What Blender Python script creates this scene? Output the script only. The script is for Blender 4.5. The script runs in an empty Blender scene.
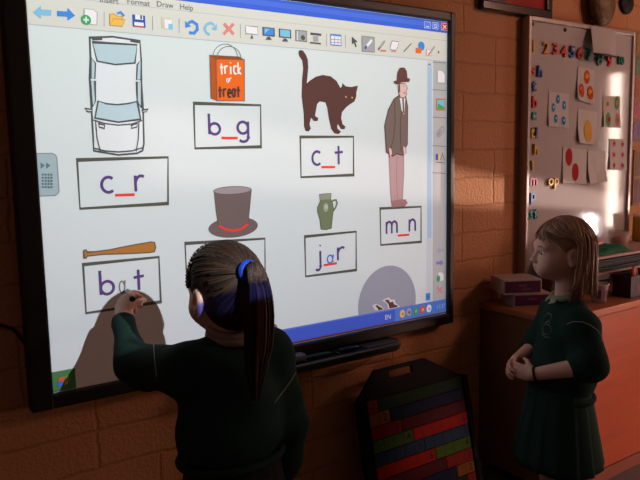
"""Classroom: a girl writes on a projected interactive whiteboard while another girl watches."""
import bpy, bmesh, math, random
import numpy as np
from mathutils import Vector, Matrix
from mathutils.bvhtree import BVHTree
random.seed(7); rng = np.random.default_rng(7)
sc = bpy.context.scene
COL = sc.collection
R = math.radians

# ------------------------------------------------------------------ camera (solved from the board's corners)
CAM = np.array((-0.34744, -1.63532, 1.18289)); FPX = 675.185
YAW, PITCH, ROLL = R(34.5364), R(-7.0620), R(-1.0504)
_f = np.array((math.sin(YAW)*math.cos(PITCH), math.cos(YAW)*math.cos(PITCH), math.sin(PITCH)))
_r = np.array((math.cos(YAW), -math.sin(YAW), 0.0)); _u = np.cross(_r, _f)
_cr, _sr = math.cos(ROLL), math.sin(ROLL)
RGT = _r*_cr + _u*_sr; UPV = -_r*_sr + _u*_cr; FWD = _f
cd = bpy.data.cameras.new('camera'); cam = bpy.data.objects.new('camera', cd); COL.objects.link(cam)
cd.sensor_width = 36.0; cd.lens = FPX*36.0/640.0; cd.clip_start = .02
cam.matrix_world = Matrix(((RGT[0], UPV[0], -FWD[0], CAM[0]), (RGT[1], UPV[1], -FWD[1], CAM[1]), (RGT[2], UPV[2], -FWD[2], CAM[2]), (0, 0, 0, 1)))
sc.camera = cam
def ray(u, v): return FWD + RGT*((u-320)/FPX) - UPV*((v-240)/FPX)
def aty(u, v, y=0.0):
    d = ray(u, v); return CAM + d*((y-CAM[1])/d[1])
def atz(u, v, z):
    d = ray(u, v); return CAM + d*((z-CAM[2])/d[2])
def atd(u, v, depth): return CAM + ray(u, v)*depth
def atplane(u, v, p0, n):
    d = ray(u, v); n = np.array(n, float); return CAM + d*(np.dot(np.array(p0)-CAM, n)/np.dot(d, n))

# ------------------------------------------------------------------ materials
def lin(c):
    return tuple(((x/255.0)/12.92 if x/255.0 <= .04045 else ((x/255.0+.055)/1.055)**2.4) for x in c)
_M = {}
def mat(name, col, rough=.6, spec=.3, var=.06, scale=30., bump=0., bscale=200., metal=0., trans=0., alpha=1., stretch=None):
    """procedural material: a noise varies the tone a little; an optional noise bump roughens it"""
    if name in _M: return _M[name]
    m = bpy.data.materials.new(name); m.use_nodes = True; nt = m.node_tree; b = nt.nodes['Principled BSDF']
    tc = nt.nodes.new('ShaderNodeTexCoord'); mp = nt.nodes.new('ShaderNodeMapping')
    nt.links.new(tc.outputs['Object'], mp.inputs['Vector'])
    if stretch: mp.inputs['Scale'].default_value = stretch
    nz = nt.nodes.new('ShaderNodeTexNoise'); nz.inputs['Scale'].default_value = scale; nz.inputs['Detail'].default_value = 3
    nt.links.new(mp.outputs[0], nz.inputs['Vector'])
    mx = nt.nodes.new('ShaderNodeMix'); mx.data_type = 'RGBA'
    mx.inputs[6].default_value = (*[x*(1-var) for x in col], 1); mx.inputs[7].default_value = (*[min(1, x*(1+var)) for x in col], 1)
    nt.links.new(nz.outputs['Fac'], mx.inputs[0]); nt.links.new(mx.outputs[2], b.inputs['Base Color'])
    b.inputs['Roughness'].default_value = rough; b.inputs['Specular IOR Level'].default_value = spec
    b.inputs['Metallic'].default_value = metal; b.inputs['Transmission Weight'].default_value = trans; b.inputs['Alpha'].default_value = alpha
    if bump:
        n2 = nt.nodes.new('ShaderNodeTexNoise'); n2.inputs['Scale'].default_value = bscale; n2.inputs['Detail'].default_value = 4
        nt.links.new(mp.outputs[0], n2.inputs['Vector'])
        bp = nt.nodes.new('ShaderNodeBump'); bp.inputs['Strength'].default_value = bump; bp.inputs['Distance'].default_value = .004
        nt.links.new(n2.outputs['Fac'], bp.inputs['Height']); nt.links.new(bp.outputs[0], b.inputs['Normal'])
    _M[name] = m; return m

# ------------------------------------------------------------------ objects
def tag(o, label=None, cat=None, group=None, kind=None):
    if label: o['label'] = label
    if cat: o['category'] = cat
    if group: o['group'] = group
    if kind: o['kind'] = kind
    return o
def empty(name, loc=(0, 0, 0)):
    o = bpy.data.objects.new(name, None); COL.objects.link(o); o.location = loc; o.empty_display_size = .05; return o
def link(name, me, parent=None):
    o = bpy.data.objects.new(name, me); COL.objects.link(o)
    if parent is not None:
        o.parent = parent
        o.matrix_parent_inverse = Matrix.Translation(-world_loc(parent))
    return o
def world_loc(o):
    v = Vector((0, 0, 0))
    while o is not None:
        v = v + o.location; 
        if o.parent is not None: v = v + o.matrix_parent_inverse.translation
        o = o.parent
    return v
class MB:
    """collects shapes in world coordinates with a material per face, then links them as ONE mesh object"""
    def __init__(s): s.v = []; s.f = []; s.m = []; s.mats = []; s.sm = []
    def mi(s, m):
        if m not in s.mats: s.mats.append(m)
        return s.mats.index(m)
    def poly(s, pts, m, smooth=False):
        i = len(s.v); s.v += [tuple(map(float, p)) for p in pts]; s.f.append(tuple(range(i, i+len(pts)))); s.m.append(s.mi(m)); s.sm.append(smooth)
    def mesh(s, vs, fs, m, smooth=False):
        i = len(s.v); s.v += [tuple(map(float, p)) for p in vs]; k = s.mi(m)
        for f in fs: s.f.append(tuple(a+i for a in f)); s.m.append(k); s.sm.append(smooth)
    def box(s, c, d, m, rz=0., rx=0., bev=0., ax=None):
        """centre c, full sizes d, optional rotation; bevelled corners"""
        bm = bmesh.new(); bmesh.ops.create_cube(bm, size=1)
        for v in bm.verts: v.co = Vector((v.co.x*d[0], v.co.y*d[1], v.co.z*d[2]))
        if bev: bmesh.ops.bevel(bm, geom=list(bm.edges), offset=bev, segments=2, affect='EDGES', profile=.6)
        M = Matrix.Translation(c) @ Matrix.Rotation(rz, 4, 'Z') @ Matrix.Rotation(rx, 4, 'X')
        if ax is not None: M = Matrix.Translation(c) @ ax
        bm.transform(M); s.bm(bm, m, False)
    def bm(s, bm, m, smooth=True):
        bm.verts.index_update(); s.mesh([v.co for v in bm.verts], [[v.index for v in f.verts] for f in bm.faces], m, smooth); bm.free()
    def ball(s, c, r, m, seg=16):
        r = (r, r, r) if np.isscalar(r) else r
        bm = bmesh.new(); bmesh.ops.create_uvsphere(bm, u_segments=seg, v_segments=max(6, seg*2//3), radius=1)
        bm.transform(Matrix.Translation(c) @ Matrix.Diagonal((*r, 1))); s.bm(bm, m)
    def tube(s, pts, r, m, n=8, cap=True):
        pts = [np.array(p, float) for p in pts]; k = len(pts)
        rr = [r]*k if np.isscalar(r) else list(r)
        t = [pts[min(i+1, k-1)]-pts[max(i-1, 0)] for i in range(k)]; t = [a/(np.linalg.norm(a)+1e-12) for a in t]
        a = np.cross(t[0], (0, 0, 1.0));
        if np.linalg.norm(a) < .1: a = np.cross(t[0], (1.0, 0, 0))
        a /= np.linalg.norm(a); vs = []; fs = []
        for i in range(k):
            a = a - t[i]*np.dot(a, t[i]); a /= np.linalg.norm(a)+1e-12; b = np.cross(t[i], a)
            for j in range(n):
                w = 2*math.pi*j/n; vs.append(pts[i]+(a*math.cos(w)+b*math.sin(w))*rr[i])
        for i in range(k-1):
            for j in range(n): fs.append((i*n+j, i*n+(j+1) % n, (i+1)*n+(j+1) % n, (i+1)*n+j))
        if cap: fs.append(tuple(range(n-1, -1, -1))); fs.append(tuple(range((k-1)*n, k*n)))
        s.mesh(vs, fs, m, True)
    def lathe(s, c, prof, m, n=24, axis=None, cap=True):
        """profile [(radius, height)] turned about z at c (or about axis)"""
        A = Matrix.Identity(3) if axis is None else Vector((0, 0, 1)).rotation_difference(Vector(axis)).to_matrix()
        vs = []; fs = []
        for (r, h) in prof:
            for j in range(n):
                w = 2*math.pi*j/n; p = A @ Vector((r*math.cos(w), r*math.sin(w), h)); vs.append((p.x+c[0], p.y+c[1], p.z+c[2]))
        k = len(prof)
        for i in range(k-1):
            for j in range(n): fs.append((i*n+j, i*n+(j+1) % n, (i+1)*n+(j+1) % n, (i+1)*n+j))
        if cap: fs.append(tuple(range(n-1, -1, -1))); fs.append(tuple(range((k-1)*n, k*n)))
        s.mesh(vs, fs, m, True)
    def text(s, body, c, h, m, rotm=None, extrude=0., bold=0., sx=1., align='CENTER'):
        """built-in font, capital height h, centred on c, lying in the x-z plane facing -y (or rotm)"""
        cu = bpy.data.curves.new('t', 'FONT'); cu.body = body; cu.align_x = align; cu.align_y = 'CENTER'
        cu.size = h/.70; cu.extrude = extrude; cu.offset = bold*h; cu.resolution_u = 3
        o = bpy.data.objects.new('t', cu); COL.objects.link(o)
        dg = bpy.context.evaluated_depsgraph_get(); me = bpy.data.meshes.new_from_object(o.evaluated_get(dg))
        A = rotm if rotm is not None else Matrix.Rotation(R(90), 3, 'X')
        M = Matrix.Translation(Vector(c)) @ A.to_4x4() @ Matrix.Diagonal((sx, 1, 1, 1))
        s.mesh([M @ v.co for v in me.vertices], [tuple(p.vertices) for p in me.polygons], m)
        bpy.data.objects.remove(o); bpy.data.curves.remove(cu); bpy.data.meshes.remove(me)
    def build(s, name, parent=None, org=None, merge=True):
        me = bpy.data.meshes.new(name)
        org = np.array(org if org is not None else (np.mean(s.v, axis=0) if parent is None else tuple(world_loc(parent))), float)
        me.from_pydata([tuple(np.array(p)-org) for p in s.v], [], s.f)
        for m in s.mats: me.materials.append(m)
        me.polygons.foreach_set('material_index', s.m); me.polygons.foreach_set('use_smooth', s.sm); me.update()
        o = bpy.data.objects.new(name, me); COL.objects.link(o)
        if parent is not None:
            o.parent = parent; o.location = Vector(org)-world_loc(parent)
        else: o.location = org
        return o

# ------------------------------------------------------------------ implicit surfaces: smooth unions turned into one mesh (surface nets)
class SDF:
    def __init__(s): s.p = []
    def ell(s, c, r, k=.012, rot=None, op='u'): s.p.append(('e', np.array(c, float), np.array(r, float), None if rot is None else np.array(rot, float), k, op)); return s
    def cap(s, a, b, ra, rb=None, k=.012, op='u', sq=None): s.p.append(('c', np.array(a, float), np.array(b, float), ra, ra if rb is None else rb, k, op, sq)); return s
    def plane(s, p, n, k=.004): s.p.append(('p', np.array(p, float), np.array(n, float)/np.linalg.norm(n), k, 'i')); return s
    def fn(s, f, k=.01, op='u'): s.p.append(('f', f, k, op)); return s
    def ev(s, P):
        d = np.full(len(P), 1.0, np.float32)
        for q in s.p:
            if q[0] == 'e':
                X = P-q[1]
                if q[3] is not None: X = X @ q[3]
                k0 = np.linalg.norm(X/q[2], axis=1); k1 = np.linalg.norm(X/(q[2]**2), axis=1)+1e-9
                e = k0*(k0-1)/k1; e = np.where(k0 < .2, -min(q[2])*.8, e); k, op = q[4], q[5]
            elif q[0] == 'c':
                ab = q[2]-q[1]; X = P-q[1]; t = np.clip((X @ ab)/(ab @ ab), 0, 1)
                Y = X-t[:, None]*ab
                if q[7] is not None: Y = Y/np.array(q[7])
                e = np.linalg.norm(Y, axis=1)-(q[3]+(q[4]-q[3])*t); k, op = q[5], q[6]
            elif q[0] == 'p': e = (P-q[1]) @ q[2]; k, op = q[3], q[4]
            else: e = q[1](P); k, op = q[2], q[3]
            if op == 'u':
                h = np.clip(.5+.5*(d-e)/k, 0, 1); d = d+(e-d)*h-k*h*(1-h)
            elif op == 's':
                h = np.clip(.5-.5*(d+e)/k, 0, 1); d = d+(-e-d)*h+k*h*(1-h)
            else:
                h = np.clip(.5-.5*(d-e)/k, 0, 1); d = e+(d-e)*(1-h)+k*h*(1-h); 
        return d
def surf(F, lo, hi, h):
    lo = np.array(lo, float); hi = np.array(hi, float); B = 8
    n = (np.ceil((hi-lo)/h/B).astype(int))*B+1
    nb = (n-1)//B
    g = np.stack(np.meshgrid(*[np.arange(k) for k in nb], indexing='ij'), -1).reshape(-1, 3)
    cen = lo+(g*B+B/2)*h; dc = F.ev(cen)
    act = np.abs(dc) < B*h*1.35
    D = np.ones(n, np.float32)
    off = np.stack(np.meshgrid(*[np.arange(B+1)]*3, indexing='ij'), -1).reshape(-1, 3)
    # interior blocks
    for gb in g[(~act) & (dc < 0)]:
        a = gb*B; D[a[0]:a[0]+B+1, a[1]:a[1]+B+1, a[2]:a[2]+B+1] = -1
    ga = g[act]
    for i in range(0, len(ga), 400):
        idx = (ga[i:i+400, None, :]*B+off[None]).reshape(-1, 3)
        D[idx[:, 0], idx[:, 1], idx[:, 2]] = F.ev(lo+idx*h)
    S = D < 0
    c8 = [(a, b, c) for a in (0, 1) for b in (0, 1) for c in (0, 1)]
    m = np.array(n)-1
    cnt = np.zeros(m, np.int8)
    for a, b, c in c8: cnt += S[a:a+m[0], b:b+m[1], c:c+m[2]]
    cells = np.argwhere((cnt > 0) & (cnt < 8))
    vid = np.full(m, -1, np.int64); vid[cells[:, 0], cells[:, 1], cells[:, 2]] = np.arange(len(cells))
    acc = np.zeros((len(cells), 3)); num = np.zeros(len(cells))
    for i in range(8):
        for j in range(i+1, 8):
            p, q = np.array(c8[i]), np.array(c8[j])
            if np.abs(p-q).sum() != 1: continue
            dp = D[tuple((cells+p).T)]; dq = D[tuple((cells+q).T)]; x = (dp < 0) != (dq < 0)
            t = np.where(x, dp/np.where(x, dp-dq, 1), 0)
            acc += np.where(x[:, None], p+(q-p)*t[:, None], 0); num += x
    V = lo+(cells+acc/num[:, None])*h
    F4 = []
    for ax in range(3):
        o1, o2 = [(1, 2), (2, 0), (0, 1)][ax]
        sl = [slice(1, m[0]), slice(1, m[1]), slice(1, m[2])]; sl[ax] = slice(0, m[ax])
        s2 = list(sl); s2[ax] = slice(1, m[ax]+1)
        A = S[tuple(sl)]; Bm = S[tuple(s2)]
        e = np.argwhere(A != Bm)
        st = np.array([1, 1, 1]); st[ax] = 0; e2 = e+st
        u = np.zeros(3, int); u[o1] = 1; w = np.zeros(3, int); w[o2] = 1
        q = np.stack([vid[tuple((e2-u-w).T)], vid[tuple((e2-w).T)], vid[tuple(e2.T)], vid[tuple((e2-u).T)]], 1)
        flip = ~A[tuple(e.T)]; q[flip] = q[flip][:, ::-1]; F4.append(q)
    F4 = np.concatenate(F4); F4 = F4[(F4 >= 0).all(1)]
    # one relaxation pass
    for _ in range(2):
        s = np.zeros_like(V); c = np.zeros(len(V))
        for a, b in ((0, 1), (1, 2), (2, 3), (3, 0)):
            np.add.at(s, F4[:, a], V[F4[:, b]]); np.add.at(c, F4[:, a], 1)
            np.add.at(s, F4[:, b], V[F4[:, a]]); np.add.at(c, F4[:, b], 1)
        V = V*.6+.4*s/c[:, None]
    return V, F4
def sdf_obj(name, F, lo, hi, h, mats, parent=None, fm=None, org=None):
    V, Q = surf(F, lo, hi, h); me = bpy.data.meshes.new(name)
    o0 = np.array(org if org is not None else (tuple(world_loc(parent)) if parent is not None else (0, 0, 0)), float)
    me.from_pydata((V-o0).tolist(), [], Q.tolist())
    for m in mats: me.materials.append(m)
    if fm is not None: me.polygons.foreach_set('material_index', fm(V[Q].mean(1)).astype(int))
    me.polygons.foreach_set('use_smooth', [True]*len(Q)); me.update()
    o = bpy.data.objects.new(name, me); COL.objects.link(o)
    if parent is not None: o.parent = parent; o.location = Vector(o0)-world_loc(parent)
    else: o.location = o0
    return o, V, Q
SUN_E = 4.2; WIN_E = 47.; GAP_E = 3.6; GAP2_E = 3.2; FILL_E = 4.0; WORLD_E = .06; PROJ_E = 205.
PROJ_TOP = (.86, 1.0, .98, 1); PROJ_LOW = (.70, .77, .84, 1)
# ------------------------------------------------------------------ the room shell
WALLY = .03
def brick_material():
    m = bpy.data.materials.new('painted_block_wall'); m.use_nodes = True; nt = m.node_tree; N = nt.nodes; L = nt.links
    b = N['Principled BSDF']; tc = N.new('ShaderNodeTexCoord'); sp = N.new('ShaderNodeSeparateXYZ'); L.new(tc.outputs['Object'], sp.inputs[0])
    def mth(op, a, c=None, d=None):
        n = N.new('ShaderNodeMath'); n.operation = op
        for i, x in enumerate((a, c, d)):
            if x is None: continue
            if isinstance(x, (int, float)): n.inputs[i].default_value = x
            else: L.new(x, n.inputs[i])
        return n.outputs[0]
    wob = N.new('ShaderNodeTexNoise'); wob.inputs['Scale'].default_value = 14; L.new(tc.outputs['Object'], wob.inputs['Vector'])
    wv = mth('MULTIPLY_ADD', wob.outputs['Fac'], .020, -.010)
    z = mth('ADD', sp.outputs['Z'], wv); x = mth('ADD', sp.outputs['X'], wv)
    zr = mth('DIVIDE', mth('SUBTRACT', z, .9), .0985); row = mth('FLOOR', zr)
    fz = mth('SUBTRACT', zr, row)
    par = mth('FLOORED_MODULO', mth('FLOOR', mth('MULTIPLY', mth('SUBTRACT', row, 1), .5)), 2)
    xr = mth('SUBTRACT', mth('DIVIDE', mth('SUBTRACT', x, 1.567), .325), mth('MULTIPLY', par, .5))
    fx = mth('FRACT', xr)
    dz = mth('MULTIPLY', mth('MINIMUM', fz, mth('SUBTRACT', 1, fz)), .0985)
    dx = mth('MULTIPLY', mth('MINIMUM', fx, mth('SUBTRACT', 1, fx)), .325)
    dj = mth('MINIMUM', dz, dx)
    mr = N.new('ShaderNodeMapRange'); mr.inputs['From Min'].default_value = .002; mr.inputs['From Max'].default_value = .0065
    L.new(dj, mr.inputs['Value']); joint = mr.outputs[0]
    n1 = N.new('ShaderNodeTexNoise'); n1.inputs['Scale'].default_value = 95; n1.inputs['Detail'].default_value = 5; L.new(tc.outputs['Object'], n1.inputs['Vector'])
    n2 = N.new('ShaderNodeTexNoise'); n2.inputs['Scale'].default_value = 3.0; n2.inputs['Detail'].default_value = 4; L.new(tc.outputs['Object'], n2.inputs['Vector'])
    vr = N.new('ShaderNodeTexVoronoi'); vr.inputs['Scale'].default_value = 90; L.new(tc.outputs['Object'], vr.inputs['Vector'])
    pit = N.new('ShaderNodeMapRange'); pit.inputs['From Min'].default_value = .0; pit.inputs['From Max'].default_value = .22; L.new(vr.outputs['Distance'], pit.inputs['Value'])
    hgt = mth('ADD', mth('MULTIPLY', joint, .9), mth('ADD', mth('MULTIPLY', n1.outputs['Fac'], 1.45), mth('MULTIPLY', pit.outputs[0], .35)))
    bp = N.new('ShaderNodeBump'); bp.inputs['Strength'].default_value = .62; bp.inputs['Distance'].default_value = .004; L.new(hgt, bp.inputs['Height']); L.new(bp.outputs[0], b.inputs['Normal'])
    mx = N.new('ShaderNodeMix'); mx.data_type = 'RGBA'; mx.inputs[6].default_value = (*WALL_A, 1); mx.inputs[7].default_value = (*WALL_B, 1); L.new(n2.outputs['Fac'], mx.inputs[0])
    m2 = N.new('ShaderNodeMix'); m2.data_type = 'RGBA'; m2.blend_type = 'MULTIPLY'; m2.inputs[7].default_value = (.80, .76, .70, 1)
    L.new(mth('MULTIPLY', mth('SUBTRACT', 1, joint), .6), m2.inputs[0]); L.new(mx.outputs[2], m2.inputs[6])
    m3 = N.new('ShaderNodeMix'); m3.data_type = 'RGBA'; m3.blend_type = 'MULTIPLY'; m3.inputs[7].default_value = (.6, .55, .5, 1)
    L.new(mth('MULTIPLY', mth('SUBTRACT', 1, pit.outputs[0]), .5), m3.inputs[0]); L.new(m2.outputs[2], m3.inputs[6]); L.new(m3.outputs[2], b.inputs['Base Color'])
    b.inputs['Roughness'].default_value = .75; b.inputs['Specular IOR Level'].default_value = .2
    return m
WALL_A = (.42, .185, .085); WALL_B = (.52, .235, .11)
wm = brick_material()
XR = 3.4
q = MB(); q.box((0.9, WALLY+.05, 1.35), (5.2, .10, 2.7), wm); w = q.build('wall_back', org=(0, 0, 0)); tag(w, kind='structure')
# small holes left by old fixings in the wall paint
fm_ = mat('floor_vinyl', (.13, .10, .09), .45, .4, .15, 8)
q = MB(); q.box((0.9, -2.5, -.025), (5.2, 5.16, .05), fm_); w = q.build('floor', org=(0, 0, 0)); tag(w, kind='structure')
pm = mat('side_wall_paint', (.32, .16, .09), .8, .2, .08, 4)
# right wall with one tall slanted gap between its curtains, through which the low sun comes
SUND = np.array((-.872, .432, -.10)); SUND /= np.linalg.norm(SUND)
def slot(x, z, y0=0.):
    t = (XR-x)/SUND[0]; return np.array((XR, y0+SUND[1]*t, z+SUND[2]*t))
s_tr = slot(2.40, .985); s_br = slot(2.40, .922); s_bl = slot(.22, 1.125); s_tl = slot(.22, 1.325)
def wall_with_hole(name, y0, y1, z0, z1, hole, m, th=.10):
    q = MB(); tl, tr, br, bl = hole
    for x in (XR, XR+th):
        o = [(x, y0, z0), (x, y1, z0), (x, y1, z1), (x, y0, z1)]           # y0 = far from the board
        h = [(x, bl[1], bl[2]), (x, br[1], br[2]), (x, tr[1], tr[2]), (x, tl[1], tl[2])]
        for i in range(4): q.poly([o[i], o[(i+1) % 4], h[(i+1) % 4], h[i]], m)
    return q.build(name, org=(0, 0, 0))
tag(wall_with_hole('wall_right', -5.0, WALLY, 0, 2.7, (s_tl, s_tr, s_br, s_bl), pm, .003), kind='structure')
# unseen film, added over part of the gap to dim the sun on the screen
def dimmer_material():
    m = bpy.data.materials.new('sun_dimmer_film'); m.use_nodes = True; nt = m.node_tree; nt.nodes.clear()
    t = nt.nodes.new('ShaderNodeBsdfTransparent'); t.inputs[0].default_value = (.34, .34, .36, 1)
    o = nt.nodes.new('ShaderNodeOutputMaterial'); nt.links.new(t.outputs[0], o.inputs[0]); return m
e1 = slot(1.22, 1.45); e0 = slot(.1, 1.45)
q = MB(); q.poly([(XR+.02, e0[1], 1.0), (XR+.02, e1[1], 1.0), (XR+.02, e1[1], 1.75), (XR+.02, e0[1], 1.75)], dimmer_material())
tag(q.build('sun_dimmer', org=(0, 0, 0)), kind='structure')

# ------------------------------------------------------------------ lights
def light(name, kind, loc, energy, col, **k):
    d = bpy.data.lights.new(name, kind); d.energy = energy; d.color = col
    for a, v in k.items(): setattr(d, a, v)
    o = bpy.data.objects.new(name, d); COL.objects.link(o); o.location = loc; return o
sun = light('sun', 'SUN', (6, -2, 2), SUN_E, (1, .80, .70), angle=R(1.2)); sun.rotation_euler = Vector(SUND).to_track_quat('-Z', 'Y').to_euler()
# daylight through the window side of the room: tall strips between drawn orange curtains
def area(name, loc, sx, sy, energy, col, look):
    o = light(name, 'AREA', loc, energy, col, shape='RECTANGLE', size=sx, size_y=sy)
    o.rotation_euler = Vector(look).to_track_quat('-Z', 'Y').to_euler(); return o
area('curtained_window', (XR-.03, -1.95, 2.25), 1.3, .7, WIN_E, (1, .56, .42), (-.36, .85, .40))
fill_ = area('cabinet_fill', (XR-.03, -1.75, .34), .8, .42, FILL_E, (1, .52, .40), (-.66, .75, .0)); fill_.data.spread = R(75)  # unseen fill lamp, added to brighten the cabinet front
def mirror(u, v):      # where the eye's ray, mirrored in the whiteboard, meets the right wall
    p = aty(u, v, 0.0); d = (p-CAM)*np.array((1, -1, 1)); return p+d*((XR-.02-p[0])/d[0])
g0 = mirror(615, 60); g1 = mirror(613, 240); g2 = mirror(590, 228)
area('window_gap', (XR-.02, (g0[1]+g1[1])/2, (g0[2]+g1[2])/2), .07, abs(g0[2]-g1[2])*.85, GAP_E, (1, .74, .62), (-1, 0, 0))
area('lower_window_gap', (XR-.02, g2[1], g2[2]), .035, .16, GAP2_E, (1, .9, .86), (-1, 0, 0))
wd = bpy.data.worlds.new('dim_room'); sc.world = wd; wd.use_nodes = True
bg = wd.node_tree.nodes['Background']; bg.inputs[0].default_value = (1, .60, .45, 1); bg.inputs[1].default_value = WORLD_E
# the ceiling projector: a small bright source whose gate lets light onto the screen rectangle only
PRJ = np.array((.39, -2.0, 1.625)); SX0, SX1, SZ0, SZ1 = .0, 1.30, .637, 1.612
pj = light('projector_lamp', 'SPOT', tuple(PRJ), PROJ_E, (1, 1, 1), spot_size=R(100), spot_blend=0.0, shadow_soft_size=.006)
pj.rotation_euler = (R(90), 0, 0)          # looks along +y, local x = world x, local y = world z
pj.data.use_nodes = True; nt = pj.data.node_tree; N = nt.nodes; L = nt.links
em = next(n for n in N if n.type == 'EMISSION')
tc = N.new('ShaderNodeTexCoord'); sp = N.new('ShaderNodeSeparateXYZ'); L.new(tc.outputs['Normal'], sp.inputs[0])
def mth(op, a, c=None):
    n = N.new('ShaderNodeMath'); n.operation = op
    for i, x in enumerate((a, c)):
        if x is None: continue
        if isinstance(x, (int, float)): n.inputs[i].default_value = x
        else: L.new(x, n.inputs[i])
    return n.outputs[0]
az = mth('ABSOLUTE', sp.outputs['Z']); dist = -PRJ[1]
px_ = mth('ADD', mth('MULTIPLY', mth('DIVIDE', sp.outputs['X'], az), dist), float(PRJ[0]))
pz_ = mth('ADD', mth('MULTIPLY', mth('DIVIDE', sp.outputs['Y'], az), dist), float(PRJ[2]))
gate = mth('MULTIPLY', mth('MULTIPLY', mth('GREATER_THAN', px_, SX0), mth('LESS_THAN', px_, SX1)), mth('MULTIPLY', mth('GREATER_THAN', pz_, SZ0+.002), mth('LESS_THAN', pz_, SZ1)))
# even out the fall-off across the picture (cos^3 / r^2 of a flat field)
bar = mth('MULTIPLY', mth('LESS_THAN', pz_, SZ0+.0513), mth('MULTIPLY', mth('LESS_THAN', px_, .62), mth('GREATER_THAN', px_, .055)))     # the task bar's own coloured light
st = mth('LESS_THAN', px_, .078)
c1 = N.new('ShaderNodeMix'); c1.data_type = 'RGBA'; c1.inputs[6].default_value = (.092, .158, .86, 1); c1.inputs[7].default_value = (.09, .33, .10, 1); L.new(st, c1.inputs[0])
# the slide is a little bluer and dimmer low down
dim = mth('DIVIDE', mth('SUBTRACT', pz_, SZ0), SZ1-SZ0)
c0 = N.new('ShaderNodeMix'); c0.data_type = 'RGBA'; c0.inputs[6].default_value = PROJ_LOW; c0.inputs[7].default_value = PROJ_TOP; L.new(dim, c0.inputs[0])
c2 = N.new('ShaderNodeMix'); c2.data_type = 'RGBA'; L.new(c0.outputs[2], c2.inputs[6]); L.new(bar, c2.inputs[0]); L.new(c1.outputs[2], c2.inputs[7])
L.new(c2.outputs[2], em.inputs['Color']); L.new(gate, em.inputs['Strength'])
# ------------------------------------------------------------------ interactive whiteboard and its projected slide
WHITE_OBS = (206, 225, 223); SCR = .60
def ink(name, c):
    a, b = lin(c), lin(WHITE_OBS)
    return mat('screen_'+name, tuple(min(.95, max(.004, x/y*SCR)) for x, y in zip(a, b)), .9, .0, .02, 60)
SCRM = mat('screen_white', (SCR, SCR, SCR), .85, .05, .01, 40)
BLK = mat('black_plastic', (.010, .009, .009), .42, .35, .15, 40)
GRY = mat('dark_grey_plastic', (.05, .048, .05), .4, .4, .1, 40)
ZB = .637; EPS = .0005
FWL, FWR, FWT = .050, .022, .030
board = empty('interactive_whiteboard', (.65, WALLY, .60))
tag(board, 'wide black-framed interactive whiteboard on the wall showing a projected word and picture exercise', 'interactive whiteboard')
q = MB(); fw = .034; y0, y1 = -.016, WALLY-.002
for (xa, xb, za, zb) in ((-FWL, 0, ZB-fw, ZB+.975+FWT), (1.30, 1.30+FWR, ZB-fw, ZB+.975+FWT), (-.002, 1.302, ZB+.975, ZB+.975+FWT), (-.002, 1.302, ZB-fw, ZB)):
    q.box(((xa+xb)/2, (y0+y1)/2, (za+zb)/2), (xb-xa, y1-y0, zb-za), BLK, bev=.005)
q.build('frame', board)
q = MB(); q.box((.65, .012, ZB+.4875), (1.302, .0238, .977), SCRM); screen = q.build('screen', board)
tag(screen, 'white screen lit by the projected slide')
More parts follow.
